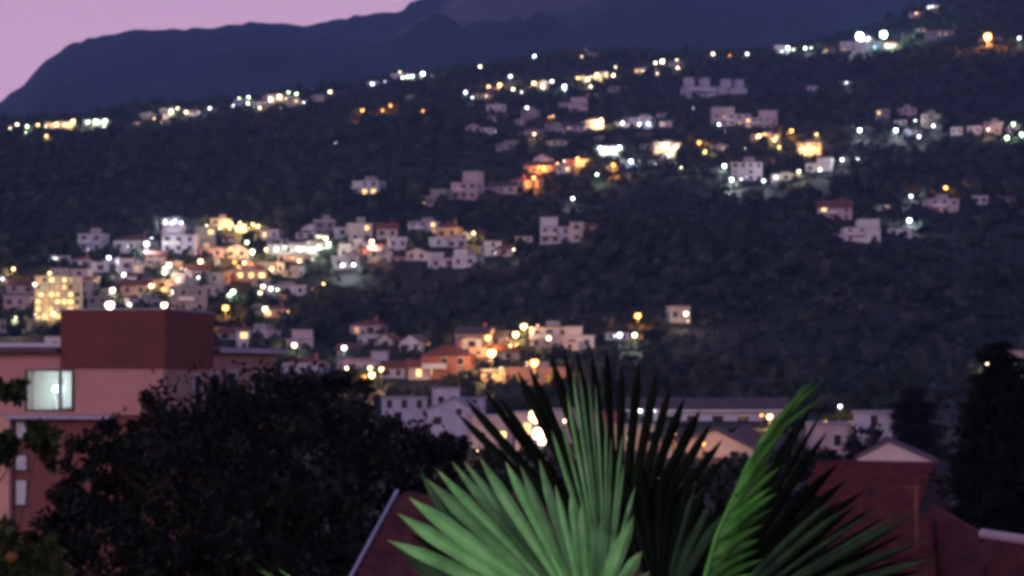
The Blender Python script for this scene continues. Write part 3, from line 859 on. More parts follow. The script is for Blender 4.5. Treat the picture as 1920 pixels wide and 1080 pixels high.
# pale gable roofed house next to orange wall
loc, w, h, dn = block(1236, 1412, 842, 858, 235, 8)
o = empty('house', loc, -.1, 'wide pale peach walled house with a low gable lit by street lamps', 'house', VB)
rise = 34 * mpp(235)
MB().box(-w/2, w/2, 0, 9, -dn, h).add([(-w/2, 0, h), (w/2, 0, h), (w*.1, 0, h+rise), (-w/2, 9, h), (w/2, 9, h), (w*.1, 9, h+rise)],
     [(0, 1, 2), (3, 5, 4), (0, 2, 5, 3), (1, 4, 5, 2)]).build('wall', M['c'], o)
rb = MB(); rb.slab([(-w/2-.3, -.25, h-.15), (-w/2-.3, 9.3, h-.15), (w*.1, 9.3, h+rise+.02), (w*.1, -.25, h+rise+.02)], -.16)
rb.slab([(w/2+.3, -.25, h-.15), (w/2+.3, 9.3, h-.15), (w*.1, 9.3, h+rise+.02), (w*.1, -.25, h+rise+.02)], -.16); rb.build('roof', M['roof_dark'], o)
for j in (-.25, .0, .3): link('window', WIN['glass_dark'], o, (j*w, -.03, h*.4), 0, (.9, 1, .6))
# dusky pavilion roof between
loc, w, h, dn = block(1378, 1446, 822, 850, 255, 6)
o = empty('house', loc, .2, 'dusky grey hip-roofed hut behind the bright green palm frond', 'house', VB)
MB().box(-w/2, w/2, 0, 5, -dn, h*.5).build('wall', M['g'], o)
MB().add([(-w/2-.3, -.3, h*.5), (w/2+.3, -.3, h*.5), (w/2+.3, 5.3, h*.5), (-w/2-.3, 5.3, h*.5), (-w*.1, 2.5, h*1.9), (w*.1, 2.5, h*1.9)],
         [(0, 1, 5, 4), (1, 2, 5), (2, 3, 4, 5), (3, 0, 4), (0, 3, 2, 1)]).build('roof', M['roof_dark'], o)
link('window', WIN['glass_dark'], o, (0, -.03, h*.2), 0, (.9, 1, .6))

VL = 'lamps on the valley floor'
for (u, v, s, c, D, k, lab) in (
        (1006, 779, 'huge', 'y', 242, 2.0, 'upper glaring yellow lamp of the close pair seen through the palm fingers'),
        (1012, 812, 'huge', 'q', 238, 1.8, 'lower glaring warm white lamp of the close pair seen through the palm fingers'),
        (1016, 838, 'mid', 'q', 236, 1.8, 'warm white lamp under the glaring pair behind the palm'),
        (1059, 789, 'mid', 'p', 255, .8, 'small peach lamp beside the upright palm frond'),
        (1200, 776, 'small', 'w', 326, 1.2, 'first white lamp under the eave of the long hall'),
        (1225, 772, 'small', 'w', 326, 1.2, 'second white lamp under the eave of the long hall'),
        (1180, 827, 'mid', 'q', 245, 1.1, 'bright warm lamp low between the dark palm fingers'),
        (1262, 812, 'large', 'o', 231, 1.0, 'amber lamp against the peach gable wall'),
        (1318, 836, 'mid', 'o', 230, 1, 'small amber lamp at the foot of the peach gable wall'),
        (1443, 786, 'large', 'y', 305, .9, 'yellow lamp beyond the tip of the bright green frond'),
        (1428, 780, 'small', 'o', 310, 1, 'small orange lamp at the end of the long hall'),
        (1575, 762, 'mid', 'w', 300, .7, 'slim cool white lamp standing above the yellow lit hedge'),
        (1548, 791, 'mid', 'y', 262, .7, 'first yellow lamp along the lit garden wall'),
        (1568, 793, 'mid', 'y', 262, .7, 'second yellow lamp along the lit garden wall'),
        (1588, 794, 'mid', 'y', 262, .7, 'third yellow lamp along the lit garden wall'),
        (680, 856, 'mid', 'o', 120, .7, 'amber lamp glinting through the dark broadleaf crown'),
        (672, 862, 'small', 'o', 118, .7, 'small amber lamp glinting beside another in the dark crown'),
        (818, 848, 'small', 'o', 130, .8, 'peach orange lamp glinting at the edge of the dark crown'),
        (632, 866, 'small', 'w', 110, .8, 'white lamp glinting through the dark broadleaf crown'),
        (608, 848, 'tiny', 't', 110, .8, 'teal lamp glinting through the dark broadleaf crown'),
        (893, 846, 'small', 'y', 200, 1.2, 'yellow lamp at the edge between dark tree and palm'),
        (1236, 897, 'small', 'w', 150, 1, 'white lamp glinting low between two palm fronds'),
        (1817, 993, 'tiny', 'o', 58, 1.2, 'faint amber lamp on the verge of the red roof'),
        (1829, 1002, 'tiny', 'o', 57, 1, 'fainter amber lamp lower on the verge of the red roof')):
    lamp(u, v, s, c, lab, VL, D=D, k=k)

# lit garden wall under hedge
a = P(1530, 800, 266)
o = empty('garden_wall', a, 0, 'pale garden wall lit by yellow lamps below the hedge', 'wall')
MB().box(0, 70*mpp(266), 0, .3, -a.z + gz(a.x, a.y) - .5, 8*mpp(266)).build('masonry', M['c'], o)
MB().box(-.1, 70*mpp(266)+.1, -.08, .38, 8*mpp(266), 8*mpp(266)+.12).build('coping', M['w'], o)

# ------------------------------------------------------------------ near houses below the viewpoint
def wave_tiles(o, p0, ax, dn, L, S, name, m, pitch=.24, course=.36, amp=.05, seg=5, step=.035):
    """barrel-tile slope: rolls run down the slope, courses step"""
    ax = Vector(ax).normalized(); dn = Vector(dn).normalized(); nrm = ax.cross(dn)
    if nrm.z < 0: nrm = -nrm
    nc = max(2, int(L / pitch)); nr = max(2, int(S / course))
    nxs = nc * seg + 1
    Vv = []
    for r in range(nr):
        for e in (0, 1):
            t = (r + e) * S / nr
            for i in range(nxs):
                q = i / seg * L / nc
                z = amp * abs(math.sin(math.pi * i / seg)) + (step if e else 0.0) + .01 * math.sin(r * 3.1 + (i // seg) * 1.7)
                Vv.append(Vector(p0) + ax * q + dn * t + nrm * z)
    V_ = np.array([tuple(v) for v in Vv])
    fs = []
    for r in range(nr * 2 - 1):
        i = np.arange(nxs - 1) + r * nxs
        fs.append(np.stack([i, i + 1, i + nxs + 1, i + nxs], 1))
    ob = link(name, np_mesh(name, V_, np.concatenate(fs), m), o)
    return ob


M['tile_red'] = mat('red_clay_tile', (.100, .017, .022), (.036, .007, .010), 1.6, c3=(.072, .012, .017), rough=.8, bump=.2, bscale=12)
M['tile_plum'] = mat('plum_clay_tile', (.085, .024, .034), (.040, .011, .016), 2.2, rough=.8, bump=.2, bscale=12)
M['verge'] = mat('lilac_painted_metal', (.42, .40, .52), (.32, .30, .42), 2, rough=.5)

# tiled roof under the palm
A = P(748, 930, 26.0); dirx = Vector((3.5, -.45, 0)).normalized(); dird = Vector((-.55, -3.4, -1.15)).normalized()
base = Vector((A.x, A.y, gz(A.x, A.y)))
o = empty('tiled_house', base, 0, 'house with plum red barrel-tile roof and pale metal verge below the palm', 'house')
lo = A - base
wave_tiles(o, lo, dirx, dird, 3.2, 6.2, 'roof', M['tile_plum'], pitch=.27, course=.22, amp=.06, step=.06)
q0, q1 = lo, lo + dird * 6.2
MB().tube([q0 + Vector((-.02, 0, .06)), q1 + Vector((-.02, 0, .06))], [.02, .02], 8).build('verge', M['verge'], o)
b0 = lo + dird * 5.6; r0 = lo + dirx * 3.1; r1 = r0 + dird * 5.6
wb = MB()
wb.add([lo + Vector((.15, 0, -.12)), b0 + Vector((.15, 0, -.12)), Vector((b0.x+.15, b0.y, -1)), Vector((lo.x+.15, lo.y, -1)),
        r0 + Vector((0, 0, -.12)), r1 + Vector((0, 0, -.12)), Vector((r1.x, r1.y, -1)), Vector((r0.x, r0.y, -1))],
       [(0, 1, 2, 3), (4, 7, 6, 5), (1, 5, 6, 2), (0, 3, 7, 4), (0, 4, 5, 1), (3, 2, 6, 7)])
wb.build('wall', M['k'], o)

# pink gabled house
D = 205; mp = mpp(D)
corner = P(1751, 866, D)
w = 152 * mp; yaw = R(-9); dep = 11.5
h0 = 3.6; rise = 37 * mp
loc = corner + Vector((-w/2*math.cos(yaw), -w/2*math.sin(yaw), -h0))
o = empty('gabled_house', loc, yaw, 'pale pink gabled house with a dark roof behind the red roof', 'house')
dn = loc.z - gz(loc.x, loc.y) + 1
MB().box(-w/2, w/2, 0, dep, -dn, h0).add([(-w/2, 0, h0), (w/2, 0, h0), (-w*.05, 0, h0+rise), (-w/2, dep, h0), (w/2, dep, h0), (-w*.05, dep, h0+rise)],
     [(0, 1, 2), (3, 5, 4), (0, 2, 5, 3), (1, 4, 5, 2)]).build('wall', mat('pale_pink_render', (.70, .52, .52), (.58, .43, .44), .6), o)
rb = MB()
rb.slab([(-w/2-.3, -.25, h0-.1), (-w/2-.3, dep+.3, h0-.1), (-w*.05, dep+.3, h0+rise), (-w*.05, -.25, h0+rise)], -.14)
rb.slab([(w/2+.3, -.25, h0-.1), (w/2+.3, dep+.3, h0-.1), (-w*.05, dep+.3, h0+rise), (-w*.05, -.25, h0+rise)], -.14)
ro = rb.build('roof', M['roof_dark'], o)
MB().box(-w/2-.3, -w/2+.02, -.3, -.2, h0-.2, h0+.06).build('fascia', M['k'], ro)
for j in (.3, .7):
    wn = link('window', WIN['glass_dark'], o, (w/2+.03, dep*j, h0*.55), math.pi/2, (1.0, 1, 1.2)); link('frame', FRAME, wn)
for j in (-.25, .2):
    wn = link('window', WIN['glass_dark'], o, (w*j, -.03, h0*.5), 0, (1.0, 1, 1.2)); link('frame', FRAME, wn)

# red roofed house in front of it
D = 118; mp = mpp(D)
A = P(1530, 867, D + 1.2); B = P(1754, 871, D - .9)
base = Vector(((A.x+B.x)/2, D, gz(A.x, D)))
o = empty('red_roofed_house', base, 0, 'house with a broad deep red tiled slope in front of the pink gable', 'house')
ax = (B - A).normalized(); L = (B - A).length
dn_ = Vector((-.36, -1, -.42)); dn_.normalize()
S = 6.6
wave_tiles(o, A - base, ax, dn_, L, S, 'roof', M['tile_red'], pitch=.42, course=.5, amp=.11)
a0, b0 = A - base, B - base
a1, b1 = a0 + dn_*S, b0 + dn_*S
bk = Vector((1.6, 4.6, -2.0))
MB().slab([a0, b0, b0 + bk, a0 + bk], .15).build('rear_slope', M['tile_red'], o)
MB().tube([a0 + Vector((0, 0, .05)), b0 + Vector((0, 0, .05))], [.09, .09], 8).build('ridge_cap', M['tile_red'], o)
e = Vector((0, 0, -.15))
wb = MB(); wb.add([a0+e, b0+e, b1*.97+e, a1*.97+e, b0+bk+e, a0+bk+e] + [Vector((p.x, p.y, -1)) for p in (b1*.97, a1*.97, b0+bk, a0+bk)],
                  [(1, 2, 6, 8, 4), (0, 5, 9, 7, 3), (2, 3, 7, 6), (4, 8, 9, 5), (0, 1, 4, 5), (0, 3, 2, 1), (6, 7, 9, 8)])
wb.build('wall', mat('shaded_gable_wall', (.022, .016, .018), (.012, .009, .010), 2), o)  # near-black colour stands for the shade on the gable end
wn = link('window', WIN['glass_dark'], o, ((b0+b1)/2 + Vector((.1, .2, -1.6))), math.pi/2, (.9, 1, .9)); link('frame', FRAME, wn)

# nearest red roof, lower corner
o_pts = [(1640, 962, 54), (1747, 953, 55), (1842, 1008, 52), (1960, 1026, 50), (1960, 1150, 41), (1560, 1150, 41), (1590, 1010, 50)]
pp = [P(*q) for q in o_pts]
base = Vector((pp[1].x, 52, gz(pp[1].x, 52)))
o = empty('near_red_roof_house', base, 0, 'nearest house with a wide wine red roof and thin vent pipe', 'house')
lo = [p - base for p in pp]
# build the slope as two planes sharing a hip
rid0, rid1 = lo[1], lo[2]
axx = Vector((1, -.16, -.02)).normalized()
dd = Vector((-.15, -1, -.30)).normalized()
wave_tiles(o, lo[0] + Vector((-2.2, .3, .02)), axx, dd, 3.5, 11, 'roof', M['tile_red'], pitch=.32, course=.42, amp=.085)
sl = wave_tiles(o, lo[1] + Vector((-.05, 0, -.0)), (lo[2]-lo[1]).normalized(), dd, (lo[2]-lo[1]).length, 11, 'roof', M['tile_red'], pitch=.32, course=.42, amp=.085)
sl2 = wave_tiles(o, lo[2], (lo[3]-lo[2]).normalized(), dd, (lo[3]-lo[2]).length, 10, 'roof', M['tile_red'], pitch=.32, course=.42, amp=.085)
MB().tube([lo[2] + Vector((0, 0, .09)), lo[3] + Vector((0, 0, .09))], [.11, .11], 8).build('ridge_cap', M['k'], o)
MB().tube([lo[1] + Vector((0, 0, .05)), lo[2] + Vector((0, 0, .05))], [.07, .07], 8).build('hip_cap', M['tile_red'], o)
wb = MB()
low = [lo[0], lo[1], lo[2], lo[3]]
bot = [p + dd*10 for p in low]
loop = [p + 4*e for p in low] + [p + 4*e for p in bot[::-1]]
k = len(loop)
wb.add(loop + [Vector((p.x, p.y, -1)) for p in loop], [(i, (i + 1) % k, (i + 1) % k + k, i + k) for i in range(k)])
wb.build('wall', M['r'], o)
pb, pt = P(1719, 1000, 50.5) - base, P(1717, 916, 50.5) - base
MB().tube([pb + Vector((0, 0, -.3)), pt], [.042, .042], 8).tube([pt + Vector((-.22, 0, .02)), pt + Vector((.06, 0, 0))], [.038, .042], 8).build('vent_pipe', M['roof_tile'], o)

# ------------------------------------------------------------------ apartment building at the side
D = 90; mp = mpp(D)
yaw = R(-9)
C0 = P(306, 690, D)
gz0 = gz(C0.x, C0.y)
o = empty('apartment_building', (C0.x, C0.y, C0.z), yaw, 'pink apartment building with a dark red rooftop box and one lit corner window', 'building')
zg0 = gz0 - C0.z - 1
M['maroon'] = mat('maroon_cladding', (.155, .052, .042), (.125, .042, .034), 1.2, bump=.1, bscale=20)
M['apt_pink'] = mat('dusty_pink_render', (.52, .265, .245), (.46, .235, .22), .8, bump=.15, bscale=20)
M['apt_terra'] = mat('terracotta_render', (.21, .082, .070), (.17, .066, .056), .8, bump=.15, bscale=20)
M['apt_beige'] = mat('beige_render', (.36, .25, .20), (.30, .20, .165), .8, bump=.15, bscale=20)
M['white_paint'] = mat('white_paint', (.6, .58, .66), (.5, .48, .56), 1.5)
M['curtain'] = mat('sheer_curtain', (.70, .70, .68), (.55, .56, .55), 8, trans=.5)
M['room'] = mat('room_wall', (.55, .58, .52), (.48, .50, .46), 1)
zr = .60        # roof level
LX = -14.0      # wall runs on out of the frame
BY = 17.0
zs = -1.87
wx0, wx1, wz0, wz1 = -5.62, -3.62, -1.70, -.05
# upper storey wall with an opening for the lit window
mb = MB()
mb.box(LX, wx0, 0, .3, zs, zr).box(wx1, 0, 0, .3, zs, zr).box(wx0, wx1, 0, .3, wz1, zr).box(wx0, wx1, 0, .3, zs, wz0)
mb.build('upper_wall', M['apt_pink'], o)
mb = MB(); mb.box(-.3, 0, .302, BY, zs, zr); mb.box(LX, -.302, BY-.3, BY, zs, zr); mb.build('side_wall', M['apt_beige'], o)
MB().box(-6.16, -.02, .12, BY, zg0, zs-.002).build('lower_wall', M['apt_terra'], o)
MB().box(LX, -6.162, -.25, BY, zg0, zs-.002).build('stair_wall', mat('peach_render', (.62, .36, .27), (.5, .29, .22), .8), o)
MB().box(LX, .0, -.0, BY, zs-.001, zs+.05).build('floor_slab', M['apt_terra'], o)
MB().box(-6.25, -2.0, -.45, -.002, zs-.12, zs+.02).build('ledge', M['verge'], o)
MB().box(LX, -4.2, -.55, BY+.3, zr, zr+.22).box(-4.2, .35, 6.6, BY+.3, zr, zr+.22).build('roof_slab', mat('roof_slab_paint', (.10, .07, .09), (.07, .05, .07), 1), o)
MB().box(.1, .42, 6.6, BY+.35, zr+.05, zr+.26).build('roof_edge', M['verge'], o)
MB().box(LX, -4.3, 3.0, 3.2, zr+.22, zr+.42).build('parapet', M['white_paint'], o)
MB().box(-4.15, .12, -.12, 6.5, 0, 2.27).build('rooftop_box', M['maroon'], o)
MB().box(-4.2, .16, -.16, 6.55, 2.27, 2.32).build('box_coping', M['verge'], o)
# lit corner window
W = empty('corner_window', (0, 0, 0)); W.parent = o
fr = MB()
for x in (wx0, -4.22, wx1 - .07): fr.box(x, x+.08, -.06, .1, wz0, wz1)
for z in (wz0, wz1 - .07): fr.box(wx0+.07, -4.22, -.055, .095, z, z+.07).box(-4.15, wx1-.07, -.055, .095, z, z+.07)
fr.build('frame', M['dark_metal'], W)
m, nt, out = new_mat('window_glass')
tr = nt.nodes.new('ShaderNodeBsdfTransparent'); gl = nt.nodes.new('ShaderNodeBsdfGlossy'); gl.inputs['Roughness'].default_value = .05
mxs = nt.nodes.new('ShaderNodeMixShader'); mxs.inputs[0].default_value = .07
nt.links.new(tr.outputs[0], mxs.inputs[1]); nt.links.new(gl.outputs[0], mxs.inputs[2]); nt.links.new(mxs.outputs[0], out.inputs[0])
M['pane'] = m
MB().box(wx0+.07, -4.22, .0, .012, wz0+.07, wz1-.07).box(-4.15, wx1-.07, .0, .012, wz0+.07, wz1-.07).build('pane', M['pane'], W)
mb = MB(); mb.box(wx0-.6, wx1+.6, 1.9, 2.0, zs+.06, zr-.01).box(wx0-.62, wx0-.6, .31, 1.9, zs+.06, zr-.01).box(wx1+.6, wx1+.62, .31, 1.9, zs+.06, zr-.01)
mb.build('room', M['room'], W)


def curtain(x0, x1, z0, z1, y, waves, amp=.035):
    n = waves * 8
    v = []
    for z in (z0, z1):
        for i in range(n+1):
            v.append((x0 + (x1-x0)*i/n, y + amp*math.sin(i/8*2*math.pi), z))
    mb = MB(); mb.v = v
    mb.f = [(i, i+1, i+n+2, i+n+1) for i in range(n)]
    return mb


curtain(wx0+.1, wx0+.32, wz0+.08, wz1-.05, .2, 3).build('curtain', M['curtain'], W, smooth=True)
curtain(-4.42, -4.24, wz0+.08, wz1-.05, .2, 3).build('curtain', M['curtain'], W, smooth=True)
curtain(-4.13, wx1-.1, wz0+.15, wz1-.05, .2, 3, .02).build('curtain', M['curtain'], W, smooth=True)
MB().box(-4.5, -4.28, 1.0, 1.3, zs+.06, -.4).build('added_dark_box', M['dark_metal'], W)  # dark box added to make a dark strip in the lit window
MB().box(-4.96, -4.5, 1.3, 1.5, zs+.06, -1.25).build('cabinet', M['metal'], W)
mb = MB(); mb.add([(x*.10, y*.10, z*.08) for x, y, z in ICO2[0]], ICO2[1])
mb.build('ceiling_light', emit('room_lamp_glow', (.74, .98, 1.0), 300), W, (-4.62, .75, -.82), smooth=True)
MB().tube([(-4.62, .75, -.72), (-4.62, .75, zr-.02)], [.008, .008], 5).build('light_cord', M['dark_metal'], W)
# stair windows
for (v0, v1) in ((792, 822), (855, 882), (902, 948)):
    za, zb = (690 - v1) * mp, (690 - v0) * mp
    wn = empty('stair_window', (-5.80, .12, 0)); wn.parent = o
    MB().box(-.26, -.22, -.06, -.002, za, zb).box(.22, .26, -.06, -.002, za, zb).box(-.26, .26, -.06, -.002, zb, zb+.06).box(-.30, .30, -.14, -.002, za-.07, za).build('frame', M['dark_metal'], wn)
    MB().box(-.22, .22, -.02, -.002, za, zb).build('pane', M['white_paint'], wn)
# windows and door on the receding side
for i, (y0, y1, z0, z1) in enumerate(((4.0, 5.0, -1.5, -.3), (6.4, 7.6, -1.6, -.25), (9.0, 10.2, -1.5, -.2), (13.0, 14.6, -1.4, -.2))):
    wn = link('side_window', MB().box(-.02, .03, y0, y1, z0, z1).mesh('side_window', M['glass_dark']), o)
    MB().box(.0, .06, y0-.08, y0-.002, z0, z1).box(.0, .06, y1+.002, y1+.08, z0, z1).box(.0, .06, y0-.08, y1+.08, z1+.002, z1+.08).build('frame', M['white_paint'], wn)

# ------------------------------------------------------------------ trees
def leaf_cloud(clusters, n, size, seed, squash=1.0, droop=.0):
    """clusters: list of (centre Vector, (rx,ry,rz)); returns numpy mesh of bent leaf quads"""
    r_ = np.random.default_rng(seed)
    C = np.array([tuple(c) for c, _ in clusters]); Rr = np.array([r for _, r in clusters])
    wgt = Rr[:, 0] * Rr[:, 2]; wgt = wgt / wgt.sum()
    # secondary clumps
    nk = max(40, n // 60)
    ci = r_.choice(len(C), nk, p=wgt)
    dirs = r_.normal(size=(nk, 3)); dirs /= np.linalg.norm(dirs, axis=1)[:, None]
    kc = C[ci] + dirs * Rr[ci] * (r_.uniform(.15, 1.22, (nk, 1)) ** .6)
    kr = r_.uniform(.06, .25, nk) * Rr[ci].mean(1)
    li = r_.integers(0, nk, n)
    dirs = r_.normal(size=(n, 3)); dirs /= np.linalg.norm(dirs, axis=1)[:, None]
    p = kc[li] + dirs * kr[li][:, None] * r_.uniform(.3, 1.3, (n, 1))
    a = r_.normal(size=(n, 3)); a[:, 2] -= droop; a /= np.linalg.norm(a, axis=1)[:, None]
    b = np.cross(a, r_.normal(size=(n, 3))); b /= np.linalg.norm(b, axis=1)[:, None]
    nn = np.cross(a, b)
    s = size * r_.uniform(.6, 1.35, (n, 1))
    v0 = p; v1 = p + a * s * .5 + b * s * .28 + nn * s * .06; v2 = p + a * s; v3 = p + a * s * .5 - b * s * .28 + nn * s * .06
    V = np.stack([v0, v1, v2, v3], 1).reshape(-1, 3)
    i = np.arange(n) * 4
    Fq = np.concatenate([np.stack([i, i+1, i+2], 1), np.stack([i, i+2, i+3], 1)])
    return V, Fq, kc


def broadleaf(name, px, D, n, size, m, label, cat, seed, group=None, depth=1.0, trunk_u=None, limbs=26, droop=.3, thick=1.0):
    cl_ = []
    for u, v, ru, rv in px:
        jit = ((u * 7.3 + v * 3.1) % 1.0 - .5) * depth
        cl_.append((P(u, v, D + jit), (ru*mpp(D), max(.5*(ru+rv)*mpp(D), .25)*depth, rv*mpp(D))))
    tu = trunk_u if trunk_u is not None else px[0][0]
    q = P(tu, px[0][1], D)
    g = Vector((q.x, q.y, gz(q.x, q.y)))
    o = empty(name, g, 0, label, cat, group)
    V, Fq, kc = leaf_cloud([(c - g, r) for c, r in cl_], n, size, seed, droop=droop)
    link('crown', np_mesh('crown', V, Fq, m), o)
    top = q - g
    mb = MB()
    h = top.z
    rad = max(.05, .035 * h) * thick
    mb.tube([(0, 0, -.4), (.05, 0, h*.3), (-.04, .05, h*.55), top], [rad*1.3, rad, rad*.8, rad*.35], 9)
    r_ = np.random.default_rng(seed + 5)
    for k in r_.choice(len(kc), min(limbs, len(kc)), replace=False):
        t = Vector(kc[k]); s0 = Vector((0, .02, h * r_.uniform(.35, .8)))
        mid = s0.lerp(t, .5) + Vector((0, 0, .06 * h * r_.uniform(-.3, 1)))
        mb.tube([s0, mid, t], [rad*.45, rad*.28, rad*.08], 6)
    mb.build('trunk', M['bark'], o, smooth=True)
    return o


M['leaf_dark'] = mat('dark_broad_leaf', (.022, .023, .017), (.005, .007, .006), 1.6, detail=3, rough=.65, c3=(.010, .0115, .009), spec=.12)
M['leaf_olive'] = mat('olive_green_leaf', (.030, .038, .012), (.012, .018, .006), 3.0, rough=.6, spec=.25)
M['leaf_conifer'] = mat('conifer_needles', (.010, .011, .009), (.005, .006, .006), 1.5, rough=.8, spec=.1)
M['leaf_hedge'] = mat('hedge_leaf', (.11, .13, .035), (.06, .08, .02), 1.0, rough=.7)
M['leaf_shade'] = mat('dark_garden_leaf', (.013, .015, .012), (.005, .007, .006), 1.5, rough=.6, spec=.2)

broadleaf('broadleaf_tree', [(470,820,190,115),(335,850,120,110),(600,800,120,95),(560,960,230,160),(340,1000,190,130),(765,860,95,70),
          (690,960,110,120),(250,1060,130,70),(225,860,55,60),(700,800,70,70),(520,745,110,50),(400,770,90,60),(300,780,60,45),(850,840,45,35),(150,1000,70,80),(630,722,60,20),(150,880,45,40),(190,830,55,45),(150,930,50,60),(120,940,45,50),(215,930,70,70),(90,1010,50,50)],
          36, 34000, .125, M['leaf_dark'], 'huge dark broadleaf tree standing before the pink apartment building', 'tree', 11, depth=2.2, trunk_u=480)
broadleaf('broadleaf_tree', [(1300,985,150,90),(1150,1000,150,110),(980,1030,160,100),(1400,1010,130,80),(1480,930,60,100),(880,960,100,110),(1280,1080,300,60)],
          46, 15000, .19, M['leaf_shade'], 'dark garden tree filling the gap behind the palm', 'tree', 12, depth=2.0, trunk_u=1250)
broadleaf('broadleaf_tree', [(30,832,40,18),(82,815,26,34),(85,860,22,22),(10,730,30,14),(0,850,22,18)],
          15, 1500, .06, M['leaf_olive'], 'olive green branches hanging in before the stair windows', 'tree', 13, depth=.6, trunk_u=-260, limbs=2, thick=.08)
ct = broadleaf('citrus_tree', [(25,1040,70,55),(95,1065,70,40),(-30,1010,60,60),(20,1100,120,50)],
          12, 1800, .085, M['leaf_olive'], 'small citrus tree with one orange fruit in the bottom corner', 'tree', 14, depth=.5, trunk_u=30, limbs=12, thick=.4)
M['fruit'] = mat('orange_peel', (.16, .07, .01), (.10, .04, .006), 20, rough=.5, bump=.2, bscale=300)
fp = P(22, 1045, 11.6) - ct.location
mb = MB(); mb.add([(x*.034, y*.034, z*.033) for x, y, z in ICO2[0]], ICO2[1]); mb.build('fruit', M['fruit'], ct, fp, smooth=True)
broadleaf('shrub_tree', [(1625,825,36,30),(1600,850,30,26),(1655,845,30,26)], 214, 1500, .5, M['leaf_shade'], 'rounded dark shrub in front of the lilac cube house', 'tree', 15, depth=1.5, limbs=6)
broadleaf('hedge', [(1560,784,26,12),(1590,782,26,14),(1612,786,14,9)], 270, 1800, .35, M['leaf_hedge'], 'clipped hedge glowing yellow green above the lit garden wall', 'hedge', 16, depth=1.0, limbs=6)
broadleaf('shrub_tree', [(1560,870,60,40),(1500,860,50,50),(1540,920,60,60)], 150, 2500, .4, M['leaf_shade'], 'dark shrub between the green frond and the red roof', 'tree', 17, depth=1.5, limbs=6)
broadleaf('shrub_tree', [(960,880,120,40),(1100,900,140,40),(1280,895,120,34),(1400,890,60,40)], 180, 6000, .4, M['leaf_shade'], 'long dark thicket below the lit valley houses', 'tree', 18, depth=1.5, limbs=6)
broadleaf('shrub_tree', [(1290,806,26,12),(1335,808,20,9),(1225,800,20,10)], 312, 1600, .42, M['leaf_shade'], 'low dark bushes along the front of the long hall', 'bush', 20, depth=1.0, limbs=4)
broadleaf('shrub_tree', [(1390,812,24,12),(1470,800,22,16),(1500,790,18,14)], 290, 1500, .42, M['leaf_shade'], 'dark bushes at the end of the long hall', 'bush', 21, depth=1.0, limbs=4)
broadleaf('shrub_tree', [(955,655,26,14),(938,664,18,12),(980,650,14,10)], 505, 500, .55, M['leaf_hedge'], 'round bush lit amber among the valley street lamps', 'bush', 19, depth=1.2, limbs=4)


def conifer(u, vtop, vbot, ru, D, n, seed, label, skew=0.0):
    top = P(u, vtop, D); g = Vector((top.x, top.y, gz(top.x, top.y)))
    H = top.z - g.z
    o = empty('conifer_tree', g, 0, label, 'tree')
    Rm = ru * mpp(D)
    r_ = np.random.default_rng(seed)
    nb = n // 80
    Vs, Fs, k = [], [], 0
    mb = MB(); mb.tube([(0, 0, -.4), (0, 0, H*.5), (0, 0, H*.97)], [.03*H, .018*H, .01], 8)
    hmin = max(.6, H - (vbot - vtop) * mpp(D))
    for b in range(nb):
        t = r_.uniform(0, 1) ** .8
        z = H - (H - hmin) * t
        L = Rm * (.16 + .9 * t ** .6) * r_.uniform(.35, 1.3)
        az = r_.uniform(0, 6.283)
        d = np.array([math.cos(az), math.sin(az), r_.uniform(-.35, .15)])
        tip = np.array([0, 0, z]) + d * L
        if b % 3 == 0: mb.tube([(0, 0, z), tuple(tip)], [.02, .006], 4)
        m_ = 80
        s = r_.uniform(.15, 1.0, m_)
        p = np.array([0, 0, z]) + d[None] * (L * s)[:, None] + r_.normal(size=(m_, 3)) * np.array([1, 1, .55]) * (.04 + .11 * L * (1 - s * .45))[:, None]
        a = d[None] * .7 + r_.normal(size=(m_, 3)) * .55; a /= np.linalg.norm(a, axis=1)[:, None]
        w_ = np.cross(a, r_.normal(size=(m_, 3))); w_ /= np.linalg.norm(w_, axis=1)[:, None]
        ln = (Rm * .16 * r_.uniform(.6, 1.3, m_))[:, None]
        Vs.append(np.stack([p - w_ * ln * .16, p + a * ln, p + w_ * ln * .16], 1).reshape(-1, 3))
        Fs.append(np.arange(m_ * 3).reshape(-1, 3) + k); k += m_ * 3
    mb.build('trunk', M['bark'], o)
    link('crown', np_mesh('crown', np.concatenate(Vs), np.concatenate(Fs), M['leaf_conifer']), o)
    return o


conifer(1718, 728, 900, 62, 228, 12000, 31, 'slim dark conifer behind the pink gabled house')
conifer(1872, 648, 1000, 100, 62, 20000, 32, 'tall dark conifer rising over the red roof near the frame edge')
conifer(1945, 690, 1010, 110, 60, 18000, 33, 'broad dark conifer cut by the frame edge')
conifer(1828, 745, 1000, 62, 66, 12000, 34, 'shorter dark conifer tucked against the tall one')

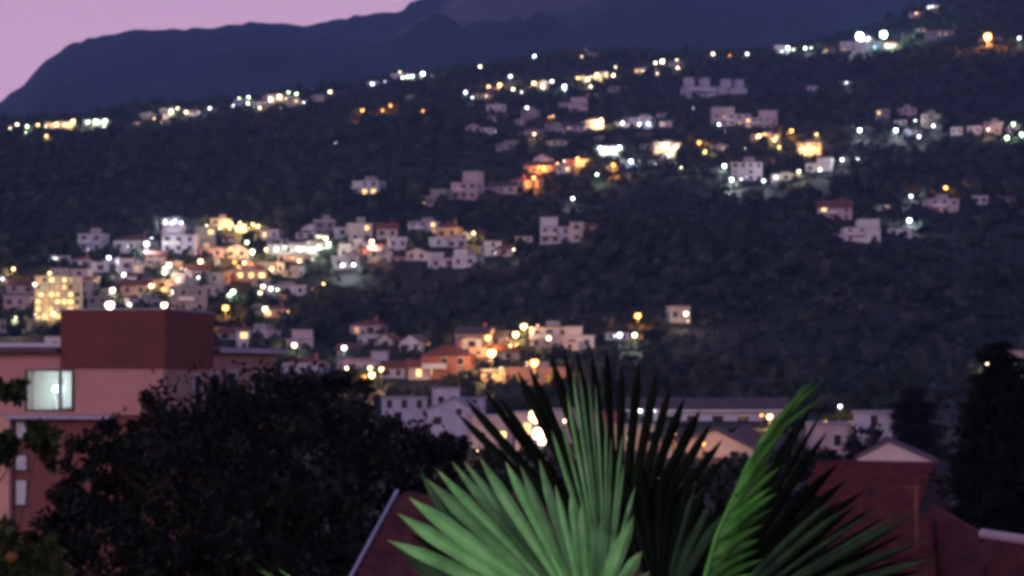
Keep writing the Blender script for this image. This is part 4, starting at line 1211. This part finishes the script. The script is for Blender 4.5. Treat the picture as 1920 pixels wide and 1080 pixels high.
# ------------------------------------------------------------------ palm in front
def leaf_mat(name, c1, c2, c3, sp_=.3):
    m = mat(name, c1, c2, 9, rough=.55, c3=c3, spec=sp_, trans=.15, detail=5)
    nt = m.node_tree
    ramp = next(n for n in nt.nodes if n.type == 'VALTORGB')
    at_ = nt.nodes.new('ShaderNodeAttribute'); at_.attribute_name = 'blade'
    sp3 = nt.nodes.new('ShaderNodeSeparateColor'); nt.links.new(at_.outputs['Color'], sp3.inputs[0])
    # paler midrib and differing tone from leaflet to leaflet
    mm = nt.nodes.new('ShaderNodeMath'); mm.operation = 'MULTIPLY'
    nt.links.new(sp3.outputs[0], mm.inputs[0]); nt.links.new(sp3.outputs[2], mm.inputs[1])
    vm = nt.nodes.new('ShaderNodeVectorMath'); vm.operation = 'SCALE'
    nt.links.new(ramp.outputs[0], vm.inputs[0]); nt.links.new(mm.outputs[0], vm.inputs['Scale'])
    mx = nt.nodes.new('ShaderNodeMix'); mx.data_type = 'RGBA'
    nt.links.new(sp3.outputs[1], mx.inputs[0]); nt.links.new(vm.outputs[0], mx.inputs[6])
    mx.inputs[7].default_value = (c1[0] * .9 + .05 * c1[1], c1[1] * .55, c1[2] * .45, 1)      # dry yellowed tip
    for l in list(ramp.outputs[0].links):
        if l.to_node != vm:
            t = l.to_socket; nt.links.new(mx.outputs[2], t)
    return m


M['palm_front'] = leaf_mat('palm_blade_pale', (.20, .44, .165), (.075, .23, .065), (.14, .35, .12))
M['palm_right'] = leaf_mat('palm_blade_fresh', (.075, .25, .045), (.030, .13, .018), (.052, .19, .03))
M['palm_dark'] = leaf_mat('palm_blade_shaded', (.005, .008, .004), (.002, .004, .002), (.0035, .006, .003), .03)  # shade on the unlit fronds is put into the blade colour
M['petiole'] = mat('palm_stalk', (.12, .18, .06), (.08, .12, .04), 12, rough=.5)
M['fibre'] = mat('palm_fibre', (.10, .07, .045), (.05, .035, .022), 20, rough=.95, bump=.6, bscale=60)

crown = P(1225, 1330, 5.3)
pg = Vector((crown.x, crown.y, gz(crown.x, crown.y)))
palm = empty('fan_palm', pg, 0, 'fan palm with lamp-lit green fronds and dark silhouetted fingers before the view', 'palm')
H = crown.z - pg.z
mb = MB()
rings = 60
pts_ = [(0.03*math.sin(i*.2), .02*math.cos(i*.17), -.3 + (H+.3)*i/rings) for i in range(rings+1)]
mb.tube(pts_, [.13 + .012*(i % 2) + .02*(i/rings) for i in range(rings+1)], 14)
mb.build('trunk', M['fibre'], palm, smooth=True)


def fan_leaf(hub, D, tips, m, kw, slope=(0, 0), twist=0.0, fuse=.42, fold=.3, droop=.02, bow=0.0, jit=0.0, label=None, wmax=60, wpx=None, bases=None, taper=.76):
    """hub/tips in photo pixels; the blade is a plane at distance D through the hub, tilted by slope; each finger is a pleated strip
    as wide as its share of the fan, joined to its neighbours up to fuse"""
    du, dv = slope
    def at(u, v, dd=0):
        Dp = D + du * (u - hub[0]) * D / F + dv * (hub[1] - v) * D / F + dd
        return P(u, v, Dp)
    Hh = at(*hub)
    ex = (at(hub[0] + 100, hub[1]) - Hh).normalized(); ey = (at(hub[0], hub[1] - 100) - Hh).normalized()
    nrm = ex.cross(ey).normalized()
    if nrm.y > 0: nrm = -nrm
    an = [math.atan2(t[0] - hub[0], hub[1] - t[1]) for t in tips]
    sa = sorted(an)
    mb = MB(); n = 18; cols = []
    for i, tp in enumerate(tips):
        u, v = tp[0], tp[1]
        j = sa.index(an[i])
        gaps = [sa[q + 1] - sa[q] for q in (j - 1, j) if 0 <= q < len(sa) - 1]
        gap = min(sum(gaps) / len(gaps), .2)
        tw = twist * random.uniform(.75, 1.25) + (tp[3] if len(tp) > 3 else 0)
        T = at(u, v, random.uniform(-jit, jit))
        B0 = at(*bases[i]) if bases else Hh
        ax = T - B0; L = ax.length; axn = ax.normalized()
        wfull = min(gap * L, .22)
        wd = min(kw * (tp[2] if len(tp) > 2 else 1) * gap * L * .64, wmax * D / F)
        if wpx: wd = wpx * (tp[2] if len(tp) > 2 else 1) * D / F; wfull = wd * 5
        side0 = nrm.cross(axn).normalized()
        base_i = len(mb.v)
        tone = random.uniform(.62, 1.2)
        ph = random.uniform(-1, 1); dr = droop * random.uniform(.3, 1.8)
        for k in range(n + 1):
            t = k / n
            tk = tw * sstep(fuse * .6, fuse * 1.5, t)
            side = Matrix.Rotation(float(tk), 3, axn) @ side0; up = axn.cross(side)
            if up.dot(nrm) < 0: up = -up
            w_ = .5 * min(wfull * 1.04 * t + .002, wd)
            if t > taper:
                q = (t - taper) / (1 - taper); w_ *= max(.05, 1 - q ** 1.5)
            c = B0 + ax * t + nrm * (bow * L * math.sin(math.pi * t)) + side0 * (.014 * ph * L * t * t) + Vector((0, 0, -dr * L * t ** 4))
            mb.v += [tuple(c - side * w_ - up * fold * w_), tuple(c), tuple(c + side * w_ - up * fold * w_)]
            tipc = max(0.0, (t - .9) / .1) ** 2 * .8
            cols += [(.72, tipc, tone, 1), (1.15, tipc, tone, 1), (.9, tipc, tone, 1)]
        for k in range(n):
            b = base_i + k * 3
            mb.f += [(b, b+1, b+4, b+3), (b+1, b+2, b+5, b+4)]
    f = mb.build('frond', m, palm, smooth=False)
    ca = f.data.color_attributes.new('blade', 'FLOAT_COLOR', 'POINT')
    ca.data.foreach_set('color', np.array(cols, np.float32).ravel())
    f.location = -pg
    if label: f['label'] = label
    c0 = crown
    mid = (Hh + c0) / 2 + Vector((0, 0, .05))
    s = MB(); s.tube([c0, mid, Hh, Hh + nrm * -.002], [.022, .016, .011, .008], 8)
    s.build('stalk', M['petiole'], f, smooth=True)
    return f


M['palm_mid'] = leaf_mat('palm_blade_weakly_lit', (.026, .082, .022), (.010, .032, .010), (.018, .055, .016))  # weak lamp light on these fronds is put into a darker colour
# dark shaded frond behind
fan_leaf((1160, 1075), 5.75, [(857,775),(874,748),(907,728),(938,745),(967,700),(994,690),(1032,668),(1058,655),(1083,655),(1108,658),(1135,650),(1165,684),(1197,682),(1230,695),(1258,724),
         (1281,745),(1313,768),(1336,798),(1354,824),(1364,850)], M['palm_dark'], .82, (0, .25), twist=.15, fuse=.4, fold=.2, taper=.86, droop=.0, jit=.02, label='dark shaded frond with long separate fingers against the lights')
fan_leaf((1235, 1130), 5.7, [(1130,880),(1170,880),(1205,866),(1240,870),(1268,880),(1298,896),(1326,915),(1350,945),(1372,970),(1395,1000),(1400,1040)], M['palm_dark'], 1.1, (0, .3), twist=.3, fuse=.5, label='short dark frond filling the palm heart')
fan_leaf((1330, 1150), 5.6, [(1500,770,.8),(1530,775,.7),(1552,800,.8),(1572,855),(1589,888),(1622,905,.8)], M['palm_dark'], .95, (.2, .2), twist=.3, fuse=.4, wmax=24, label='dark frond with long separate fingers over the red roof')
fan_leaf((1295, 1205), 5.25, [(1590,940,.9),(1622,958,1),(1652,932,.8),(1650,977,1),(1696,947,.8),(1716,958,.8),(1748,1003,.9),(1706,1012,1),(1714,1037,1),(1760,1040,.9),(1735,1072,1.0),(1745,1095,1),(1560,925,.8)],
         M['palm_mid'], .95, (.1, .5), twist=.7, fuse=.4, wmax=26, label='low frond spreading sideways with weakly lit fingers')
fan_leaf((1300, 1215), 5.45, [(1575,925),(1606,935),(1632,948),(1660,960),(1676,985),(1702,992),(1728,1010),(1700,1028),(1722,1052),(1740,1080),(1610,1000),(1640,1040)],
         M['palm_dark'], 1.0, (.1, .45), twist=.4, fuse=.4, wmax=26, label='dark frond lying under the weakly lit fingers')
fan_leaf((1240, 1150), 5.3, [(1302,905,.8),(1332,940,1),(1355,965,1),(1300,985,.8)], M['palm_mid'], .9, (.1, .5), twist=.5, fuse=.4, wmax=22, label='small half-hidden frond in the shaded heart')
# upright frond seen nearly edge on
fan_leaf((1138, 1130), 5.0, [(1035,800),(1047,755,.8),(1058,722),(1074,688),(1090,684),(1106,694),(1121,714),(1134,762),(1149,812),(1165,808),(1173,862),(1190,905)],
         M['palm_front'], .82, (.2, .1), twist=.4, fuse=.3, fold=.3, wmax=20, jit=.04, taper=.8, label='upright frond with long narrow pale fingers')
# fresh frond, folded along its rib
_tp = [(1514,712),(1492,756),(1476,796),(1466,846),(1465,895),(1455,947),(1439,1000),(1432,1043),(1416,1090)]
_bp = [(1405,868),(1388,906),(1376,932),(1364,962),(1352,995),(1340,1030),(1330,1065),(1320,1105),(1310,1145)]
tips_, bases_ = [(1526,709,.6),(1541,710,.5),(1546,744,.55),(1530,730,.6)], [(1415,845),(1425,830),(1425,835),(1418,842)]
for q in range(17):
    f_ = q / 2; a_ = int(f_); r_ = f_ - a_; b_ = min(a_ + 1, 8)
    k_ = random.uniform(-.16, .06)
    tu, tv = (_tp[a_][c_] * (1 - r_) + _tp[b_][c_] * r_ for c_ in (0, 1)); bu, bv = (_bp[a_][c_] * (1 - r_) + _bp[b_][c_] * r_ for c_ in (0, 1))
    tips_.append((tu + (tu - bu) * k_, tv + (tv - bv) * k_, (.5 + .5 * min(1, q / 7)) * random.uniform(.75, 1.15))); bases_.append((bu, bv))
fr_ = fan_leaf((1335, 1105), 4.85, tips_, M['palm_right'], 1.0, (.15, -.1), twist=.5, fuse=.3, fold=.3, wpx=25, taper=.55, jit=.05,
         bases=bases_, label='fresh bright green frond folded along one straight edge')
rb_ = MB(); rb_.tube([P(1306, 1145, 4.83) - pg, P(1344, 1005, 4.86) - pg, P(1405, 866, 4.87) - pg, P(1508, 722, 4.89) - pg], [.007, .006, .005, .002], 6)
rib_ = rb_.build('rib', M['palm_right'], fr_, pg, smooth=True)
ca = rib_.data.color_attributes.new('blade', 'FLOAT_COLOR', 'POINT')
ca.data.foreach_set('color', np.tile(np.array([1.1, 0, 1, 1], np.float32), len(rib_.data.vertices)))
# shaded leaflets on the far side of the fold
fan_leaf((1350, 1100), 5.15, [(1545,712,.8),(1556,745,.8),(1552,800,.8),(1540,830,.8),(1520,800,.8),(1505,860,.8)], M['palm_dark'], 1.0, (.15, .1), twist=.3, fuse=.4, wmax=26, label='dark leaflets on the far side of the folded frond')
# main fan in front
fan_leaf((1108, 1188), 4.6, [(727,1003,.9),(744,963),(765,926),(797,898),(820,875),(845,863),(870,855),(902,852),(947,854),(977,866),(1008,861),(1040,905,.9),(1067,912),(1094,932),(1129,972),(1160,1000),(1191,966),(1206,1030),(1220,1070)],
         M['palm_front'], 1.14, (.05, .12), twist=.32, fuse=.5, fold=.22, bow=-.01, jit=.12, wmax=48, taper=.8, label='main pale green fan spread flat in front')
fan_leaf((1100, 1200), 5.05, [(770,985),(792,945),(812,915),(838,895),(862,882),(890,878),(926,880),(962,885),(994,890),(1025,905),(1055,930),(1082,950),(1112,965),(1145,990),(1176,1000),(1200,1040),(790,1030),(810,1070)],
         M['palm_dark'], 1.0, (.05, .2), twist=.2, fuse=.5, fold=.2, wmax=40, label='dark frond added behind the main fan to darken its gaps')  # extra frond added so the gaps between the fan's fingers go black
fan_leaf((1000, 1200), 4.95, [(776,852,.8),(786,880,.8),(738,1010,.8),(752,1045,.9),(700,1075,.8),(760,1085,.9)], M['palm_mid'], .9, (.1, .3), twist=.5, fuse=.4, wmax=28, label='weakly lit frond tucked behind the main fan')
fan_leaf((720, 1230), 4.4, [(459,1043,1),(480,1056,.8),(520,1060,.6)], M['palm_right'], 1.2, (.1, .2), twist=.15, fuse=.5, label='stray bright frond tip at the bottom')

# ------------------------------------------------------------------ light and air
W = bpy.data.worlds.new('World'); scene.world = W; W.use_nodes = True
nt = W.node_tree; nt.nodes.clear()
out = nt.nodes.new('ShaderNodeOutputWorld')
tc = nt.nodes.new('ShaderNodeTexCoord')
sep = nt.nodes.new('ShaderNodeSeparateXYZ')
nt.links.new(tc.outputs['Generated'], sep.inputs[0])
cr = nt.nodes.new('ShaderNodeValToRGB')
cr.color_ramp.interpolation = 'EASE'
els = [(0.0, (.06, .05, .07)), (.47, (.28, .15, .20)), (.525, (.86, .39, .50)), (.565, (.86, .50, .72)), (.62, (.40, .32, .56)), (.72, (.12, .13, .27)), (1.0, (.06, .075, .20))]
while len(cr.color_ramp.elements) < len(els): cr.color_ramp.elements.new(.5)
for e_, (p_, c_) in zip(cr.color_ramp.elements, els): e_.position = p_; e_.color = (*c_, 1)
mp_ = nt.nodes.new('ShaderNodeMath'); mp_.operation = 'MULTIPLY_ADD'; mp_.inputs[1].default_value = .5; mp_.inputs[2].default_value = .5
nt.links.new(sep.outputs['Z'], mp_.inputs[0]); nt.links.new(mp_.outputs[0], cr.inputs[0])
bg = nt.nodes.new('ShaderNodeBackground'); bg.inputs[1].default_value = 1.05
nt.links.new(cr.outputs[0], bg.inputs[0])
sky = nt.nodes.new('ShaderNodeTexSky'); sky.sky_type = 'NISHITA'; sky.sun_disc = False
sky.sun_elevation = R(-2.0); sky.sun_rotation = R(-60)
bg2 = nt.nodes.new('ShaderNodeBackground'); bg2.inputs[1].default_value = .06
nt.links.new(sky.outputs[0], bg2.inputs[0])
ad = nt.nodes.new('ShaderNodeAddShader')
nt.links.new(bg.outputs[0], ad.inputs[0]); nt.links.new(bg2.outputs[0], ad.inputs[1]); nt.links.new(ad.outputs[0], out.inputs[0])

sd = bpy.data.lights.new('sun', 'SUN'); sd.energy = .5; sd.angle = R(20); sd.color = (1, .78, .80)
so = bpy.data.objects.new('sun', sd); COL.objects.link(so); so.rotation_euler = (R(72), 0, R(-28))

# the lamp on the viewer's own balcony that lights the palm
ld = bpy.data.lights.new('balcony_lamp', 'POINT'); ld.energy = 235; ld.color = (.95, 1.0, .86); ld.shadow_soft_size = .08
lo_ = bpy.data.objects.new('balcony_lamp', ld); COL.objects.link(lo_); lo_.location = (-2.6, 2.0, E + .5)

# evening air
hb = MB(); hb.box(-2600, 2600, -250, 6400, -8, 1250)
hm, nt, out = new_mat('evening_air')
pv = nt.nodes.new('ShaderNodeVolumePrincipled'); pv.inputs['Color'].default_value = (.28, .48, 1.0, 1)
pv.inputs['Density'].default_value = 1.2e-4; pv.inputs['Anisotropy'].default_value = .2
nt.links.new(pv.outputs[0], out.inputs['Volume'])
haze = hb.build('haze', hm); tag(haze, kind='stuff')

# ------------------------------------------------------------------ render settings
scene.render.engine = 'CYCLES'
c = scene.cycles
c.use_denoising = True
c.max_bounces = 4; c.diffuse_bounces = 2; c.glossy_bounces = 2; c.transmission_bounces = 2; c.transparent_max_bounces = 6; c.volume_bounces = 0
c.filter_width = 3.9
c.use_light_tree = True
c.sample_clamp_indirect = 4
vs = scene.view_settings
scene.display_settings.display_device = 'sRGB'
vs.view_transform = 'Standard'; vs.look = 'None'; vs.exposure = 0.3; vs.gamma = 1
